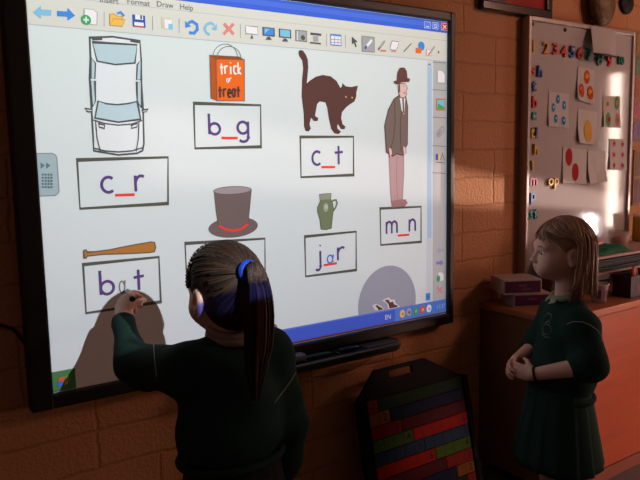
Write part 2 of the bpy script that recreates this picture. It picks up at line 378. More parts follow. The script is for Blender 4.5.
class Draw(MB):
    """flat drawing on the screen; points come as pixels of the photograph and land on the screen plane"""
    def __init__(s): MB.__init__(s); s.k = 1
    def P(s, u, v): p = aty(u, v, 0.0); return (min(1.2985, max(.0015, p[0])), min(1.6105, max(.6385, p[2])))
    def fillb(s, pts, m):
        a = sum(pts[i][0]*pts[(i+1) % len(pts)][1]-pts[(i+1) % len(pts)][0]*pts[i][1] for i in range(len(pts)))
        if a < 0: pts = pts[::-1]
        s.poly([(x, -EPS*s.k, z) for x, z in pts], m); s.k += .25
    def fill(s, pts, m, line=None, w=.003):
        pb = [s.P(*p) for p in pts]; s.fillb(pb, m)
        if line: s.lineb(pb, line, w, True)
    def lineb(s, pts, m, w=.003, closed=False):
        pts = [np.array(p, float) for p in pts]; n = len(pts)
        if n < 2: return
        nr = []
        for i in range(n):
            a = pts[(i-1) % n] if closed or i > 0 else pts[i]; b = pts[(i+1) % n] if closed or i < n-1 else pts[i]
            t = b-a; t = t/(np.linalg.norm(t)+1e-9); nn = np.array((-t[1], t[0]))
            if (closed or 0 < i < n-1):
                t1 = pts[i]-a; t1 = t1/(np.linalg.norm(t1)+1e-9); cs = abs(np.dot((-t1[1], t1[0]), nn)); nn = nn/max(cs, .55)
            nr.append(nn*w/2)
        y = -EPS*s.k; idx = range(n if closed else n-1)
        for i in idx:
            j = (i+1) % n; A, B = pts[i]-nr[i], pts[j]-nr[j]; C, D = pts[j]+nr[j], pts[i]+nr[i]
            s.poly([(A[0], y, A[1]), (B[0], y, B[1]), (C[0], y, C[1]), (D[0], y, D[1])], m)
        s.k += .25
    def line(s, pts, m, w=.003, closed=False): s.lineb([s.P(*p) for p in pts], m, w, closed)
    def rect(s, u0, v0, u1, v1, m, line=None, w=.0015):
        a = s.P(u0, v0); b = s.P(u1, v1); pb = [(a[0], b[1]), (b[0], b[1]), (b[0], a[1]), (a[0], a[1])]
        s.fillb(pb, m)
        if line: s.lineb(pb, line, w, True)
    def disc(s, u, v, r, m, rz=None, a0=0, a1=360, n=20):
        c = s.P(u, v); rz = rz or r
        s.fillb([(c[0]+r*math.cos(R(a0+(a1-a0)*i/n)), c[1]+rz*math.sin(R(a0+(a1-a0)*i/n))) for i in range(n)], m)
    def glyph(s, ch, u0, vb, vt, u1, m, w):
        """letter: left edge u0, baseline vb, top of its x-height vt, right edge u1"""
        a = s.P(u0, vb); x0, z0 = a; h = s.P(u0, vt)[1]-z0; wd = s.P(u1, vb)[0]-x0
        for st in GL[ch]: s.lineb([(x0+x*wd, z0+z*h) for x, z in st], m, w)
    def done(s, name, label=None):
        o = s.build(name, screen)
        if label: o['label'] = label
        return o
def arc(cx, cy, rx, ry, a0, a1, n=14): return [(cx+rx*math.cos(R(a0+(a1-a0)*i/n)), cy+ry*math.sin(R(a0+(a1-a0)*i/n))) for i in range(n+1)]
GL = dict(
 c=[arc(.55, .5, .5, .5, 50, 310)],
 r=[[(.12, 0), (.12, 1)], arc(.62, .45, .5, .52, 165, 60, 8)],
 b=[[(.06, 1.8), (.06, 0)], arc(.52, .48, .46, .48, 180, -180, 22)],
 g=[arc(.48, .5, .46, .48, 0, 360, 22), [(.94, 1), (.94, -.25)]+arc(.5, -.25, .44, .4, 0, -140, 8)],
 t=[[(.45, 1.55), (.45, .0)], [(0, .98), (.95, 1.04)]],
 m=[[(.06, 0), (.06, 1)], [(.06, .6)]+arc(.29, .66, .22, .33, 170, 0, 8)+[(.51, 0)], [(.51, .6)]+arc(.74, .66, .22, .33, 170, 0, 8)+[(.96, 0)]],
 n=[[(.08, 0), (.08, 1)], [(.08, .55)]+arc(.5, .6, .4, .38, 170, 0, 10)+[(.9, 0)]],
 j=[[(.75, 1), (.75, -.25)]+arc(.4, -.25, .35, .35, 0, -140, 8), [(.70, 1.42), (.78, 1.50)]],
 a=[arc(.42, .5, .38, .5, 60, 420, 20), [(.9, 1.05), (.72, .1), (1.0, .12)]],
 i=[[(.5, 0), (.5, 1)], [(.45, 1.4), (.55, 1.5)]], k=[[(.1, 0), (.1, 1.7)], [(.8, 1), (.12, .45), (.9, 0)]],
 e=[[(.08, .5), (.92, .5)]+arc(.5, .5, .42, .5, 0, 310, 14)], o=[arc(.5, .5, .45, .5, 0, 360, 18)])
BOXL = ink('box_line', (88, 92, 82)); PUR = ink('letter_purple', (92, 74, 128)); RED = ink('red', (232, 70, 62)); BRN = ink('near_black', (92, 66, 62))
def word_box(corners, letters, under, label, lw=.0056):
    d = Draw(); d.line(corners, BOXL, lw, True)
    for ch, u0, vb, vt, u1 in letters: d.glyph(ch, u0, vb, vt, u1, PUR, .0072)
    if under:
        (ua, va), (ub, vb) = under; d.line([(ua, va), (ub, vb)], RED, .0068)
    return d, label
d, l = word_box([(77, 160), (168, 157.3), (168, 203.5), (80, 208.7)], [('c', 101.3, 192.7, 177.3, 115), ('r', 134.5, 191.5, 175.5, 146)], ((115, 195.2), (134.6, 194.6)), 'word card reading c_r under the car'); d.done('word_card', l)
d, l = word_box([(193.8, 103.3), (260.5, 105.3), (261, 146.8), (195, 148.4)], [('b', 208.8, 134.3, 122.8, 220.3), ('g', 237.5, 133.8, 121.5, 248.8)], ((221.4, 138), (237.6, 138)), 'word card reading b_g under the bag'); d.done('word_card', l)
d, l = word_box([(300.2, 137), (353.4, 136.7), (353.6, 175), (301, 177.2)], [('c', 312, 165, 151.5, 321.5), ('t', 334.8, 164.5, 152.5, 343.3)], ((321.3, 167.2), (335, 167)), 'word card reading c_t under the cat'); d.done('word_card', l)
d, l = word_box([(380, 208.5), (421, 206.7), (421, 241.8), (380.7, 245)], [('m', 385.7, 234, 222, 397.3), ('n', 408.7, 231.5, 219.5, 415.8)], ((397.5, 235.6), (409, 234.6)), 'word card reading m_n under the man'); d.done('word_card', l)
d, l = word_box([(304.7, 236.6), (356, 231.6), (356.2, 270), (305.7, 276.4)], [('j', 314.8, 263.5, 251.5, 322.3), ('r', 336.8, 260.5, 247.5, 345.5)], ((323.6, 265.2), (336.7, 263.2)), 'word card reading jar with a blue handwritten a')
d.glyph('a', 327, 263.3, 255.5, 334, ink('pen_blue', (70, 100, 215)), .004); d.done('word_card', l)
d, l = word_box([(185, 243.5), (264.8, 238.6), (265.2, 279.4), (187, 286)], [], None, 'word card under the top hat, mostly behind the head'); d.done('word_card', l)
d, l = word_box([(83, 264.6), (158.8, 257), (160.8, 301.8), (86, 313.2)], [('b', 100.2, 295, 281.5, 114.3), ('t', 134.2, 290.5, 277.3, 145)], ((121, 297), (131, 295.8)), 'word card reading bat being filled in by hand')
d.glyph('a', 119.3, 293.3, 281.3, 126.3, ink('pen_grey', (120, 118, 112)), .0032); d.done('word_card', l)
# --- pictures
def Z(u0, v0, s, pts): return [(u0+a/s, v0+b/s) for a, b in pts]
LN = ink('outline', (84, 92, 92)); GLS = ink('car_glass', (176, 208, 214)); WH = ink('plain_white', (214, 230, 230))
d = Draw(); C_ = lambda *p: Z(72, 30, 3.69, p)
d.fill(C_((65, 28), (150, 25), (250, 40), (255, 110), (255, 180), (262, 290), (265, 420), (260, 445), (240, 455), (170, 461), (80, 446), (78, 400), (72, 290), (65, 180), (68, 100)), WH, LN, .0045)
d.fill(C_((75, 45), (240, 55), (232, 122), (160, 128), (92, 115)), GLS, LN, .0038)
d.fill(C_((70, 100), (86, 122), (84, 180), (68, 180)), GLS, LN, .003); d.fill(C_((68, 188), (84, 188), (86, 262), (74, 285)), GLS, LN, .003)
d.fill(C_((255, 110), (240, 128), (238, 184), (255, 184)), GLS, LN, .003); d.fill(C_((255, 192), (238, 192), (240, 266), (256, 288)), GLS, LN, .003)
d.fill(C_((96, 262), (125, 272), (165, 276), (205, 272), (240, 264), (252, 330), (170, 340), (84, 325)), GLS, LN, .0038)
d.line(C_((78, 332), (120, 345), (170, 351), (220, 347), (258, 334)), LN, .003)
d.line(C_((86, 335), (92, 400), (104, 450)), LN, .0025); d.line(C_((246, 338), (244, 400), (236, 448)), LN, .0025)
d.line(C_((80, 436), (120, 446), (170, 450), (220, 446), (262, 434)), LN, .0035)
d.line(C_((97, 345), (120, 351), (118, 363), (100, 358)), LN, .0025, True); d.line(C_((218, 351), (241, 345), (238, 358), (220, 363)), LN, .0025, True)
d.fill(C_((48, 290), (73, 294), (70, 302), (56, 301)), WH, LN, .0028); d.fill(C_((257, 296), (280, 292), (272, 302), (259, 303)), WH, LN, .0028)
d.line(C_((72, 33), (110, 32)), LN, .007); d.line(C_((215, 38), (246, 44)), LN, .007); d.done('car_picture', 'line drawing of a car seen from above')
d = Draw(); B_ = lambda *p: Z(200, 40, 7.38, p); OR = ink('orange', (226, 110, 42)); DO = ink('dark_orange', (150, 78, 38))
hl = ink('handle_line', (110, 116, 112))
d.line(B_(*[(185+90*math.cos(R(a)), 125-95*math.sin(R(a))) for a in range(0, 181, 12)]), hl, .0018)
d.fill(B_((70, 112), (290, 124), (325, 145), (118, 141)), DO, LN, .0012); d.fill(B_((70, 112), (118, 141), (122, 449), (80, 432)), ink('bag_side', (176, 92, 42)), LN, .0015)
d.fill(B_((118, 141), (325, 145), (328, 451), (122, 449)), OR, LN, .0018)
d.line(B_(*[(212+88*math.cos(R(a)), 135-88*math.sin(R(a))) for a in range(0, 181, 12)]), hl, .0018)
def word(dr, s, u0, v0, u1, v1, m, w):
    n = len(s); k = (u1-u0)/n
    for i, ch in enumerate(s):
        f = (v1-v0)*(.58 if ch in 'tkb' else .66); ua = u0+k*i+k*.1; ub = u0+k*(i+1)-k*.12; dv = (.4, -.3, .2, -.2, .3)[i % 5]
        if ch in 'iou' : dr.glyph(ch if ch != 'u' else 'o', ua, v1+dv, v1-f+dv, ub, m, w)
        else: dr.glyph(ch, ua, v1+dv, v1-f+dv, ub, m, w)
WT = ink('bag_white', (232, 232, 222))
word(d, 'trick', 219.5, 62, 241.5, 74, WT, .0048); word(d, 'or', 225.8, 76.5, 231.5, 82, WT, .0028); word(d, 'treat', 217.8, 85, 240.5, 97, BRN, .0048)
d.done('bag_picture', 'drawing of an orange trick or treat paper bag')
d = Draw(); K_ = lambda *p: Z(290, 45, 5.05, p)
d.fill(K_((45, 55), (42, 35), (50, 25), (65, 28), (80, 50), (90, 75), (92, 110), (88, 160), (84, 195), (100, 180), (130, 160), (165, 151), (205, 158), (235, 182), (254, 216), (261, 210), (264, 192), (280, 208), (308, 212), (343, 205), (335, 240), (334, 262), (325, 285), (302, 300), (280, 318), (262, 340), (258, 370), (265, 400), (280, 411), (275, 425), (257, 425), (240, 398), (238, 420), (257, 438), (245, 450), (225, 447), (208, 425), (195, 370), (187, 315), (178, 290), (150, 285), (137, 298), (130, 335), (126, 358), (143, 370), (138, 384), (120, 384), (106, 368), (98, 400), (105, 422), (95, 436), (78, 435), (70, 410), (68, 340), (58, 260), (60, 180), (66, 120), (62, 80)), BRN)
d.disc(290+282/5.05, 45+262/5.05, .0028, ink('cat_eye', (205, 170, 110))); d.disc(290+313/5.05, 45+266/5.05, .0028, ink('cat_eye', (205, 170, 110)))
d.done('cat_picture', 'dark silhouette of an arched cat')
d = Draw(); M_ = lambda *p: Z(375, 60, 3.2, p); SU = ink('suit', (116, 108, 100)); TR = ink('trousers_sun_paled', (176, 152, 152)); SK = ink('face', (216, 190, 180)); DK = ink('dark_brown', (104, 72, 66))
d.fill(M_((44, 300), (92, 300), (92, 360), (88, 445), (70, 450), (52, 458), (48, 400)), TR, ink('trouser_line', (160, 128, 128)), .0025)  # trouser fill painted paler: the sun band's wash is put into its colour
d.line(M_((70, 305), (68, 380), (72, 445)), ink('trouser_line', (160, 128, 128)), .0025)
d.fill(M_((52, 452), (75, 446), (98, 446), (104, 458), (95, 468), (52, 472)), ink('shoe', (158, 122, 120)))
d.fill(M_((60, 125), (78, 112), (98, 118), (104, 150), (103, 270), (96, 282), (88, 305), (68, 300), (56, 308), (36, 295), (30, 210), (42, 160)), SU, DK, .0035)
d.line(M_((62, 130), (64, 200), (58, 255), (46, 296)), DK, .003); d.line(M_((86, 150), (80, 200), (82, 295)), DK, .003)
d.fill(M_((78, 120), (96, 120), (92, 175), (84, 160)), WH); d.fill(M_((86, 122), (91, 122), (92, 170), (88, 170)), DK)
d.fill(M_((42, 280), (52, 284), (54, 300), (46, 312)), SK, DK, .0018); d.fill(M_((88, 276), (98, 280), (98, 298), (90, 304)), SK, DK, .0018)
d.fill(M_((72, 76), (96, 76), (103, 92), (98, 98), (100, 110), (92, 122), (80, 120), (74, 105)), SK, DK, .0022)
d.disc(375+97/3.2, 60+90/3.2, .004, SK); d.disc(375+90/3.2, 60+84/3.2, .0015, DK); d.line(M_((88, 106), (96, 105)), DK, .002); d.line(M_((76, 78), (77, 104)), DK, .005)
d.fill(M_((68, 66), (70, 40), (78, 25), (92, 24), (100, 36), (102, 58), (110, 60), (108, 70), (84, 72), (70, 78), (60, 76), (58, 68)), DK)
d.done('man_picture', 'drawing of a man in a bowler hat and grey suit')
d = Draw(); HB = ink('hat_grey', (112, 101, 98))
cx, cz = d.P(233.6, 227.2); ax = d.P(257.8, 227)[0]-cx; az = d.P(233.6, 216.8)[1]-cz
d.fillb([(cx+ax*math.cos(R(a)), cz+az*math.sin(R(a))-.0006*math.cos(R(a))*0) for a in range(0, 360, 10)], HB)
d.fill([(213.6, 191), (216, 212), (218.3, 226.5), (225, 230.5), (234, 231.5), (242, 230), (248, 225), (249.5, 210), (251.4, 190)], HB, ink('hat_line', (98, 84, 84)), .0015)
tx, tz = d.P(232.5, 190.3); rx = (d.P(251.4, 190)[0]-d.P(213.6, 190)[0])/2; d.fillb([(tx+rx*math.cos(R(a)), tz+.0105*math.sin(R(a))) for a in range(0, 360, 10)], ink('hat_top', (150, 147, 148)))
d.lineb([(tx+rx*math.cos(R(a)), tz+.0105*math.sin(R(a))) for a in range(0, 360, 10)], ink('hat_line', (98, 84, 84)), .0015, True)
d.line([(218.8, 225.7), (225, 229.4), (233, 230.8), (241, 229.3), (248, 224)], RED, .0062); d.done('top_hat_picture', 'drawing of a grey top hat with a red band')
d = Draw(); JG = ink('jar_green', (112, 130, 98)); JL = ink('jar_line', (90, 104, 84))
d.line([(330.5, 203.5), (333, 200.5), (336, 200), (337, 203), (335.5, 207.5), (333, 211)], JG, .006)
d.fill([(319.3, 194.6), (325, 193.8), (331, 193.6), (330.6, 199.5), (332.6, 204), (333.4, 209), (332.4, 216), (331.2, 228.3), (326, 229.6), (321, 229.2), (319.6, 219), (317.2, 211.5), (317.3, 207.5), (320, 201.5)], JG, JL, .0025)
d.fill([(319.4, 194.7), (325, 193.9), (330.9, 193.7), (330.5, 199), (320, 200)], ink('jar_rim', (142, 152, 128)))
d.disc(325.6, 207.5, .009, ink('jar_light', (150, 172, 148)), .013); d.disc(326.2, 206.8, .0045, ink('jar_lighter', (180, 198, 182)), .007); d.done('jar_picture', 'drawing of a green jar with one handle')
d = Draw(); d.fill(Z(70, 235, 6.0, [(80, 96), (84, 91), (96, 90), (103, 103), (150, 100), (240, 88), (300, 75), (400, 56), (490, 41), (507, 45), (514, 75), (506, 100), (480, 105), (400, 110), (250, 115), (200, 116), (103, 127), (98, 139), (85, 140)]), ink('bat_wood', (172, 124, 60)), ink('bat_line', (104, 96, 84)), .003); d.done('baseball_bat_picture', 'drawing of a wooden baseball bat')
d = Draw(); xl = d.P(358, 303)[0]; xr = d.P(415.7, 288)[0]; r_ = (xr-xl)/2; mx_ = (xl+xr)/2; zt = d.P(391, 265.2)[1]; zc = zt-r_*1.02; zb = ZB+.0515
pts = [(mx_+r_*math.cos(R(a)), zc+r_*1.02*math.sin(R(a))) for a in range(-90, 271, 6)]; pts = [(x, max(z, zb)) for x, z in pts]
pts = [p for i, p in enumerate(pts) if i == 0 or p != pts[i-1]]
hit = [p for p in pts if p[1] > zb]; aa = math.asin(max(-1, (zb-zc)/(r_*1.02))); dx_ = r_*math.cos(aa)
d.fillb([(mx_+dx_, zb)]+hit+[(mx_-dx_, zb)], ink('moon_grey', (150, 160, 172)))
Q_ = lambda *p: Z(350, 255, 6.4, p)
WB_ = ink('bat_white', (205, 212, 215))
d.fill(Q_((142, 322), (165, 312), (190, 322), (204, 330), (216, 348), (190, 354), (160, 354)), WB_); d.fill(Q_((205, 290), (245, 270), (262, 286), (285, 285), (290, 305), (318, 330), (290, 338), (245, 345), (236, 312)), WB_)
d.fill(Q_((160, 324), (175, 320), (188, 332), (204, 338), (210, 348), (182, 353), (174, 340)), BRN); d.fill(Q_((220, 290), (244, 284), (256, 304), (272, 296), (282, 316), (305, 324), (300, 333), (252, 342), (244, 312)), BRN)
d.done('moon_picture', 'grey full moon with two small flying bats at its foot')
d = Draw(); xa, za = d.P(271.5, 330); zb2 = ZB+.052
c_ = d.P(274.2, 331.2); d.fillb([(c_[0]-.012, zb2)]+[(c_[0]+.012*math.cos(R(a)), zb2+.020*math.sin(R(a))) for a in range(170, 5, -15)]+[(c_[0]+.014, zb2)], ink('blob', (128, 112, 100))); d.done('round_picture', 'top of a small brown picture just above the task bar')
# --- window furniture
xL, xRr = .0015, 1.2985; zT = 1.6105
def band(z0, z1, m, x0=xL, x1=xRr):
    d.fillb([(x0, z0), (x1, z0), (x1, z1), (x0, z1)], m)
d = Draw(); BLU = ink('title_blue', (66, 104, 214)); TB = ink('bar_grey', (205, 215, 205)); TL = ink('bar_line', (172, 190, 200))
band(ZB+.939, zT, BLU); band(ZB+.952, ZB+.966, ink('title_light', (78, 116, 222)))
def btn(u0, v0, u1, v1, m): d.rect(u0, v0, u1, v1, m, WH, .0012)
btn(424.2, 21.5, 430.2, 28.5, ink('button_blue', (88, 128, 226))); btn(432.3, 22.3, 438, 29.3, ink('button_blue', (88, 128, 226))); btn(441, 23, 447, 30.5, ink('button_red', (208, 66, 52)))
d.line([(426, 26.5), (428.5, 27)], WH, .003); d.line([(434, 24.5), (436.5, 25), (436.2, 27.5), (433.8, 27.2)], WH, .0018, True)
d.line([(442.5, 24.8), (446, 29)], WH, .003); d.line([(446, 25.2), (442.5, 28.8)], WH, .003); d.done('title_bar', 'blue window title bar')
d = Draw(); band(ZB+.8487, ZB+.9385, TB); band(ZB+.914, ZB+.9155, TL); band(ZB+.8475, ZB+.8495, TL)
TX = ink('menu_text', (96, 100, 104))
for s_, u, v in (('Insert', 109, .8), ('Format', 138.2, 2.7), ('Draw', 164.8, 5), ('Help', 186.3, 7.6)):
    p = aty(u, v); d.text(s_, (p[0], -EPS*3, p[2]), .0135, TX, bold=.0015)
sep = ink('separator', (150, 158, 158))
for u, va, vb in ((104, 12, 26.5), (152.5, 16, 30.5), (179, 18.5, 33), (240.2, 24, 38), (326.2, 33.5, 46), (345.2, 35, 48)): d.line([(u, va), (u, vb)], sep, .0018)
d.done('tool_bar', 'pale grey menu and tool bar of the window')
def icon(fn, name='toolbar_icon'):
    global d
    d = Draw(); d.k = 4; fn(d); d.done(name)
I = {k: ink('icon_'+k, c) for k, c in dict(lblue=(126, 192, 224), blue=(72, 142, 222), dblue=(52, 96, 176), green=(64, 170, 100), yellow=(228, 188, 92), paper=(226, 234, 236), grey=(158, 166, 168), dark=(92, 92, 94), red=(214, 92, 82), pink=(218, 138, 130), orange=(222, 116, 58), teal=(96, 168, 170), tan=(176, 140, 88), sky=(120, 196, 222), lred=(200, 80, 80)).items()}
icon(lambda d: d.fill([(33, 12.2), (40.8, 6), (40.8, 9.6), (51, 10.2), (51, 15.8), (40.8, 15.2), (40.8, 18.8)], I['lblue']))
icon(lambda d: d.fill([(75, 15.8), (67.3, 8), (67.3, 11.6), (57, 11), (57, 16.3), (67.3, 16.9), (67.3, 21)], I['blue']))
def f(d):
    d.fill([(84, 9), (93, 9.6), (97, 12.8), (96.5, 25), (84, 24)], I['paper'], I['grey'], .0016); d.disc(85.8, 20, .0115, I['green']); d.line([(83, 19.8), (88.6, 20.2)], WH, .0035); d.line([(85.8, 17), (85.8, 23)], WH, .0035)
icon(f)
icon(lambda d: (d.fill([(109.5, 14), (114, 14), (116, 16), (122, 16.5), (122, 26.5), (109.5, 25.5)], I['yellow'], I['tan'], .0014), d.fill([(109.5, 25.5), (113, 19), (125.5, 19.6), (122, 26.5)], I['yellow'], I['tan'], .0012), d.line([(117, 13.6), (120.5, 12.4), (124, 16.2)], I['blue'], .005)))
icon(lambda d: (d.rect(132, 14.5, 145.3, 28, I['dblue']), d.rect(134.8, 14.8, 142.8, 20.2, I['paper']), d.rect(134, 22, 143.5, 27.6, I['paper']), d.rect(134, 25.5, 143.5, 27.6, I['lred']), d.rect(139.8, 15.3, 141.8, 19.6, I['dark'])))
icon(lambda d: (d.rect(161.3, 17, 170.5, 29, ink('faint_tan', (206, 206, 176))), d.rect(163.8, 19, 172, 29.5, I['paper'], ink('faint_line', (188, 198, 198)), .0012), d.fill([(168, 24), (172.4, 24.2), (172.4, 29.8), (168, 29.5)], I['sky'])))
icon(lambda d: (d.line([(189, 32.8), (194, 33.2), (197.2, 29.5), (196.6, 24.5), (192, 21.5), (188, 23)], I['blue'], .0075), d.fill([(184.8, 20.8), (185.2, 28), (191, 26.5)], I['blue'])))
icon(lambda d: (d.line([(209.5, 34.8), (206, 32.8), (204.5, 28.8), (206.3, 24.6), (210.5, 23), (214, 25)], I['lblue'], .0065), d.fill([(216.8, 23.8), (216.3, 30.6), (211, 29)], I['lblue'])))
icon(lambda d: (d.line([(223.8, 23.5), (233.5, 34.5)], I['pink'], .008), d.line([(233.4, 24), (223.4, 34.2)], I['pink'], .008)))
icon(lambda d: (d.rect(245.3, 25.8, 257.4, 34.8, I['paper'], I['grey'], .002), d.rect(245, 25.5, 257.6, 27, I['tan']), d.fill([(251.6, 35), (253, 38.8), (250, 38.6)], I['dark'])))
def mon(u, v, m):
    def f(d):
        d.rect(u-6.2, v-6, u+6.2, v+4, I['dark']); d.rect(u-5, v-5, u+5, v+2.8, m); d.fill([(u-1.2, v+4), (u+1.2, v+4), (u+3.2, v+7.2), (u-3.2, v+7)], I['dark']); d.fill([(u-4, v-4), (u+1, v-4), (u-4, v+1)], I['sky'])
    return f
icon(mon(268.3, 32.9, I['blue'])); icon(mon(284.7, 34.6, I['sky']))
icon(lambda d: (d.rect(295.2, 30.2, 306.6, 41.8, I['grey'], I['dark'], .0015), d.disc(302.6, 37.8, .007, I['dark']), d.line([(297, 31), (297, 41)], I['paper'], .0025)))
icon(lambda d: (d.rect(310, 32.6, 321, 36, I['dark']), d.rect(313, 36, 318, 42, I['grey']), d.rect(309.6, 42, 320.5, 44.6, I['dark'])))
icon(lambda d: (d.rect(330.4, 34.2, 340.8, 45.8, I['paper'], I['dblue'], .0018), d.rect(330.4, 34.2, 340.8, 36.8, I['blue']), d.line([(330.6, 39.5), (340.6, 40)], I['dblue'], .0012), d.line([(330.6, 42.5), (340.6, 43)], I['dblue'], .0012), d.line([(334, 37), (334, 45.6)], I['dblue'], .0012), d.line([(337.5, 37), (337.5, 45.8)], I['dblue'], .0012)))
icon(lambda d: d.fill([(351.4, 36.5), (357.4, 42), (354.8, 42.4), (356.6, 46.6), (355.2, 47.2), (353.6, 43), (351.6, 44.6)], I['dark']))
icon(lambda d: (d.rect(361.5, 36, 374.2, 52.4, I['grey'], ink('tool_dark', (120, 126, 130)), .0015), d.line([(371.5, 40), (366, 46.8)], I['paper'], .008), d.line([(366.4, 46), (364.4, 49)], I['dblue'], .006)))
icon(lambda d: (d.line([(384.5, 41), (379.5, 47.8)], I['grey'], .007), d.line([(379.5, 47.5), (377.8, 50)], I['dark'], .005), d.line([(380, 50.6), (385.8, 51)], I['orange'], .0045)))
icon(lambda d: (d.fill([(391.8, 41), (398.4, 41.8), (397.6, 46.5), (395.4, 50.4), (389.6, 49.6), (390, 46)], I['paper'], I['dark'], .0016), d.line([(390.5, 51.2), (395.6, 51.8)], I['pink'], .003)))
icon(lambda d: d.line([(403.3, 52), (411, 43.5)], I['dark'], .0028))
icon(lambda d: (d.disc(421, 46.2, .014, I['blue']), d.rect(415.3, 47.8, 421, 53.6, I['orange'])))
icon(lambda d: (d.rect(426.2, 49.6, 430.8, 55.8, I['paper'], I['pink'], .0015), d.line([(434.3, 46.4), (429.6, 53)], I['grey'], .006), d.line([(429.8, 52.2), (428, 55)], I['lred'], .0045)))
icon(lambda d: d.fill([(437.6, 50.5), (439.2, 52.3), (437.6, 54)], I['dark']))
# page tab at the left edge
d = Draw(); tabm = ink('tab_grey', (158, 186, 190)); xt, zt_ = d.P(56.6, 155); zb_ = d.P(56.6, 194.5)[1]; rr = .012
d.fillb([(xL, zb_-.002), (xt-rr, zb_-.002)]+[(xt-rr+rr*math.cos(R(a)), zb_+rr-.002+rr*math.sin(R(a))) for a in range(-90, 1, 15)]+[(xt-rr+rr*math.cos(R(a)), zt_-rr+.004+rr*math.sin(R(a))) for a in range(0, 91, 15)]+[(xL, zt_+.004)], tabm)
d.lineb([(xL, zb_-.002), (xt-rr, zb_-.002)]+[(xt-rr+rr*math.cos(R(a)), zb_+rr-.002+rr*math.sin(R(a))) for a in range(-90, 1, 15)]+[(xt-rr+rr*math.cos(R(a)), zt_-rr+.004+rr*math.sin(R(a))) for a in range(0, 91, 15)]+[(xL, zt_+.004)], ink('tab_line', (128, 146, 150)), .0025)
tk = ink('tab_mark', (98, 122, 132))
d.fill([(40.3, 162.3), (44.8, 165.4), (40.6, 168.8)], tk); d.fill([(45.8, 162.3), (50.3, 165.4), (46, 168.8)], tk)
for i in range(4):
    for j in range(5): d.disc(42.6+2.9*i, 174.6+3.1*j, .0026, tk, n=8)
d.done('page_tab', 'grey page tab with arrows and dots')
# scroll bar and side panel
d = Draw(); x0 = d.P(427.2, 100)[0]; x1 = d.P(431.9, 100)[0]; x2 = d.P(433, 100)[0]; zt = ZB+.8475; zb = ZB+.0515
d.fillb([(x0, zb), (x1, zb), (x1, zt), (x0, zt)], ink('scroll_track', (196, 212, 216))); zs = d.P(429, 238)[1]
d.fillb([(x0+.002, zs), (x1-.001, zs), (x1-.001, zt-.02), (x0+.002, zt-.02)], ink('scroll_thumb', (164, 198, 226)))
d.line([(428, 65.5), (429.3, 63.8), (430.6, 65.8)], I['dblue'], .003); d.rect(425.6, 293.5, 430, 299.8, I['blue']); d.line([(426.6, 296.2), (427.8, 297.8), (429, 296)], I['dark'], .003); d.done('scroll_bar', 'pale blue scroll bar')
d = Draw(); d.fillb([(x2, zb), (xRr, zb), (xRr, zt), (x2, zt)], ink('panel_grey', (178, 186, 184)))
for v in (62.5, 90, 117.5, 146, 173): d.line([(432.5, v-.4), (446, v+.5)], ink('panel_line', (132, 138, 138)), .0028)
d.done('side_panel', 'grey side panel of the window')
icon(lambda d: d.fill([(437, 70.3), (442, 70.6), (444.6, 74.5), (444.4, 83.2), (437, 82.8)], I['paper'], I['grey'], .0025), 'panel_icon')
icon(lambda d: (d.rect(435.6, 98.4, 445, 110.6, I['tan']), d.rect(436.8, 100, 444, 109, I['sky']), d.fill([(437, 108.8), (437.4, 103.5), (443.8, 107), (443.8, 109)], I['green'])), 'panel_icon')
icon(lambda d: d.line([(437, 137.5), (436.6, 133.5), (441.5, 126.4), (443.8, 127.8), (443, 131), (439, 137), (438, 135), (441.5, 129.5)], ink('clip_grey', (138, 142, 142)), .0025), 'panel_icon')
icon(lambda d: (d.rect(435.5, 154, 437.8, 160, I['dblue']), d.rect(437.8, 154, 439.8, 160, I['yellow']), d.line([(440.2, 160), (442, 153.6), (444, 160.4)], I['dark'], .0025), d.line([(435.6, 162), (444.2, 163)], I['dark'], .002)), 'panel_icon')
icon(lambda d: d.fill([(436, 261.6), (440, 261.2), (440, 259.4), (443.2, 262.6), (440, 265.8), (440, 264.2), (436, 264.4)], ink('arrow_violet', (132, 132, 196))), 'panel_icon')
icon(lambda d: d.fill([(436.2, 250.6), (439.5, 247.4), (439.5, 249.3), (443.2, 249), (443.2, 251.4), (439.5, 251.7), (439.5, 253.6)], ink('arrow_faint', (166, 168, 190))), 'panel_icon')
icon(lambda d: (d.fill([(437.8, 272.5), (441.2, 272.2), (443, 274.5), (443, 280.4), (437.8, 280.8)], I['paper']), d.disc(438, 278.6, .008, I['green'], .011)), 'panel_icon')
icon(lambda d: (d.line([(436.6, 287), (442, 292.4)], I['pink'], .0045), d.line([(442, 286.4), (436.6, 293)], I['pink'], .0045)), 'panel_icon')
# task bar (its left part is coloured by the projector's own light)
d = Draw(); d.k = 1; TBL = ink('task_blue', (72, 100, 206)); TRY = ink('tray_blue', (84, 132, 216)); xq = d.P(395, 320)[0]
band(ZB+.0015, ZB+.0513, TBL, .619, xRr); band(ZB+.0015, ZB+.0513, TRY, xq, xRr); band(ZB+.047, ZB+.0513, ink('task_light', (96, 126, 220)), .619, xRr)
band(ZB+.0015, ZB+.007, ink('task_edge', (104, 62, 58)), .619, xRr)
p = aty(387.3, 317); d.text('EN', (p[0], -.003, p[2]), .015, WH, bold=.004, sx=.95); p = aty(440.2, 306.3); d.text('11:37', (p[0], -.003, p[2]), .014, ink('clock', (166, 190, 236)), sx=.9, bold=.004)
d.done('task_bar', 'blue task bar along the bottom of the screen')
for (u, v, cs) in ((402, 313.6, ('yellow', 'tan')), (408.5, 312, ('grey', 'dark')), (415.4, 310.8, ('green', 'grey')), (422, 309.3, ('red', 'yellow')), (428.6, 308.4, ('paper', 'lblue'))):
    icon(lambda d: (d.disc(u, v, .0115, I[cs[0]], .0135), d.disc(u+.4, v+.3, .005, I[cs[1]])), 'tray_icon')
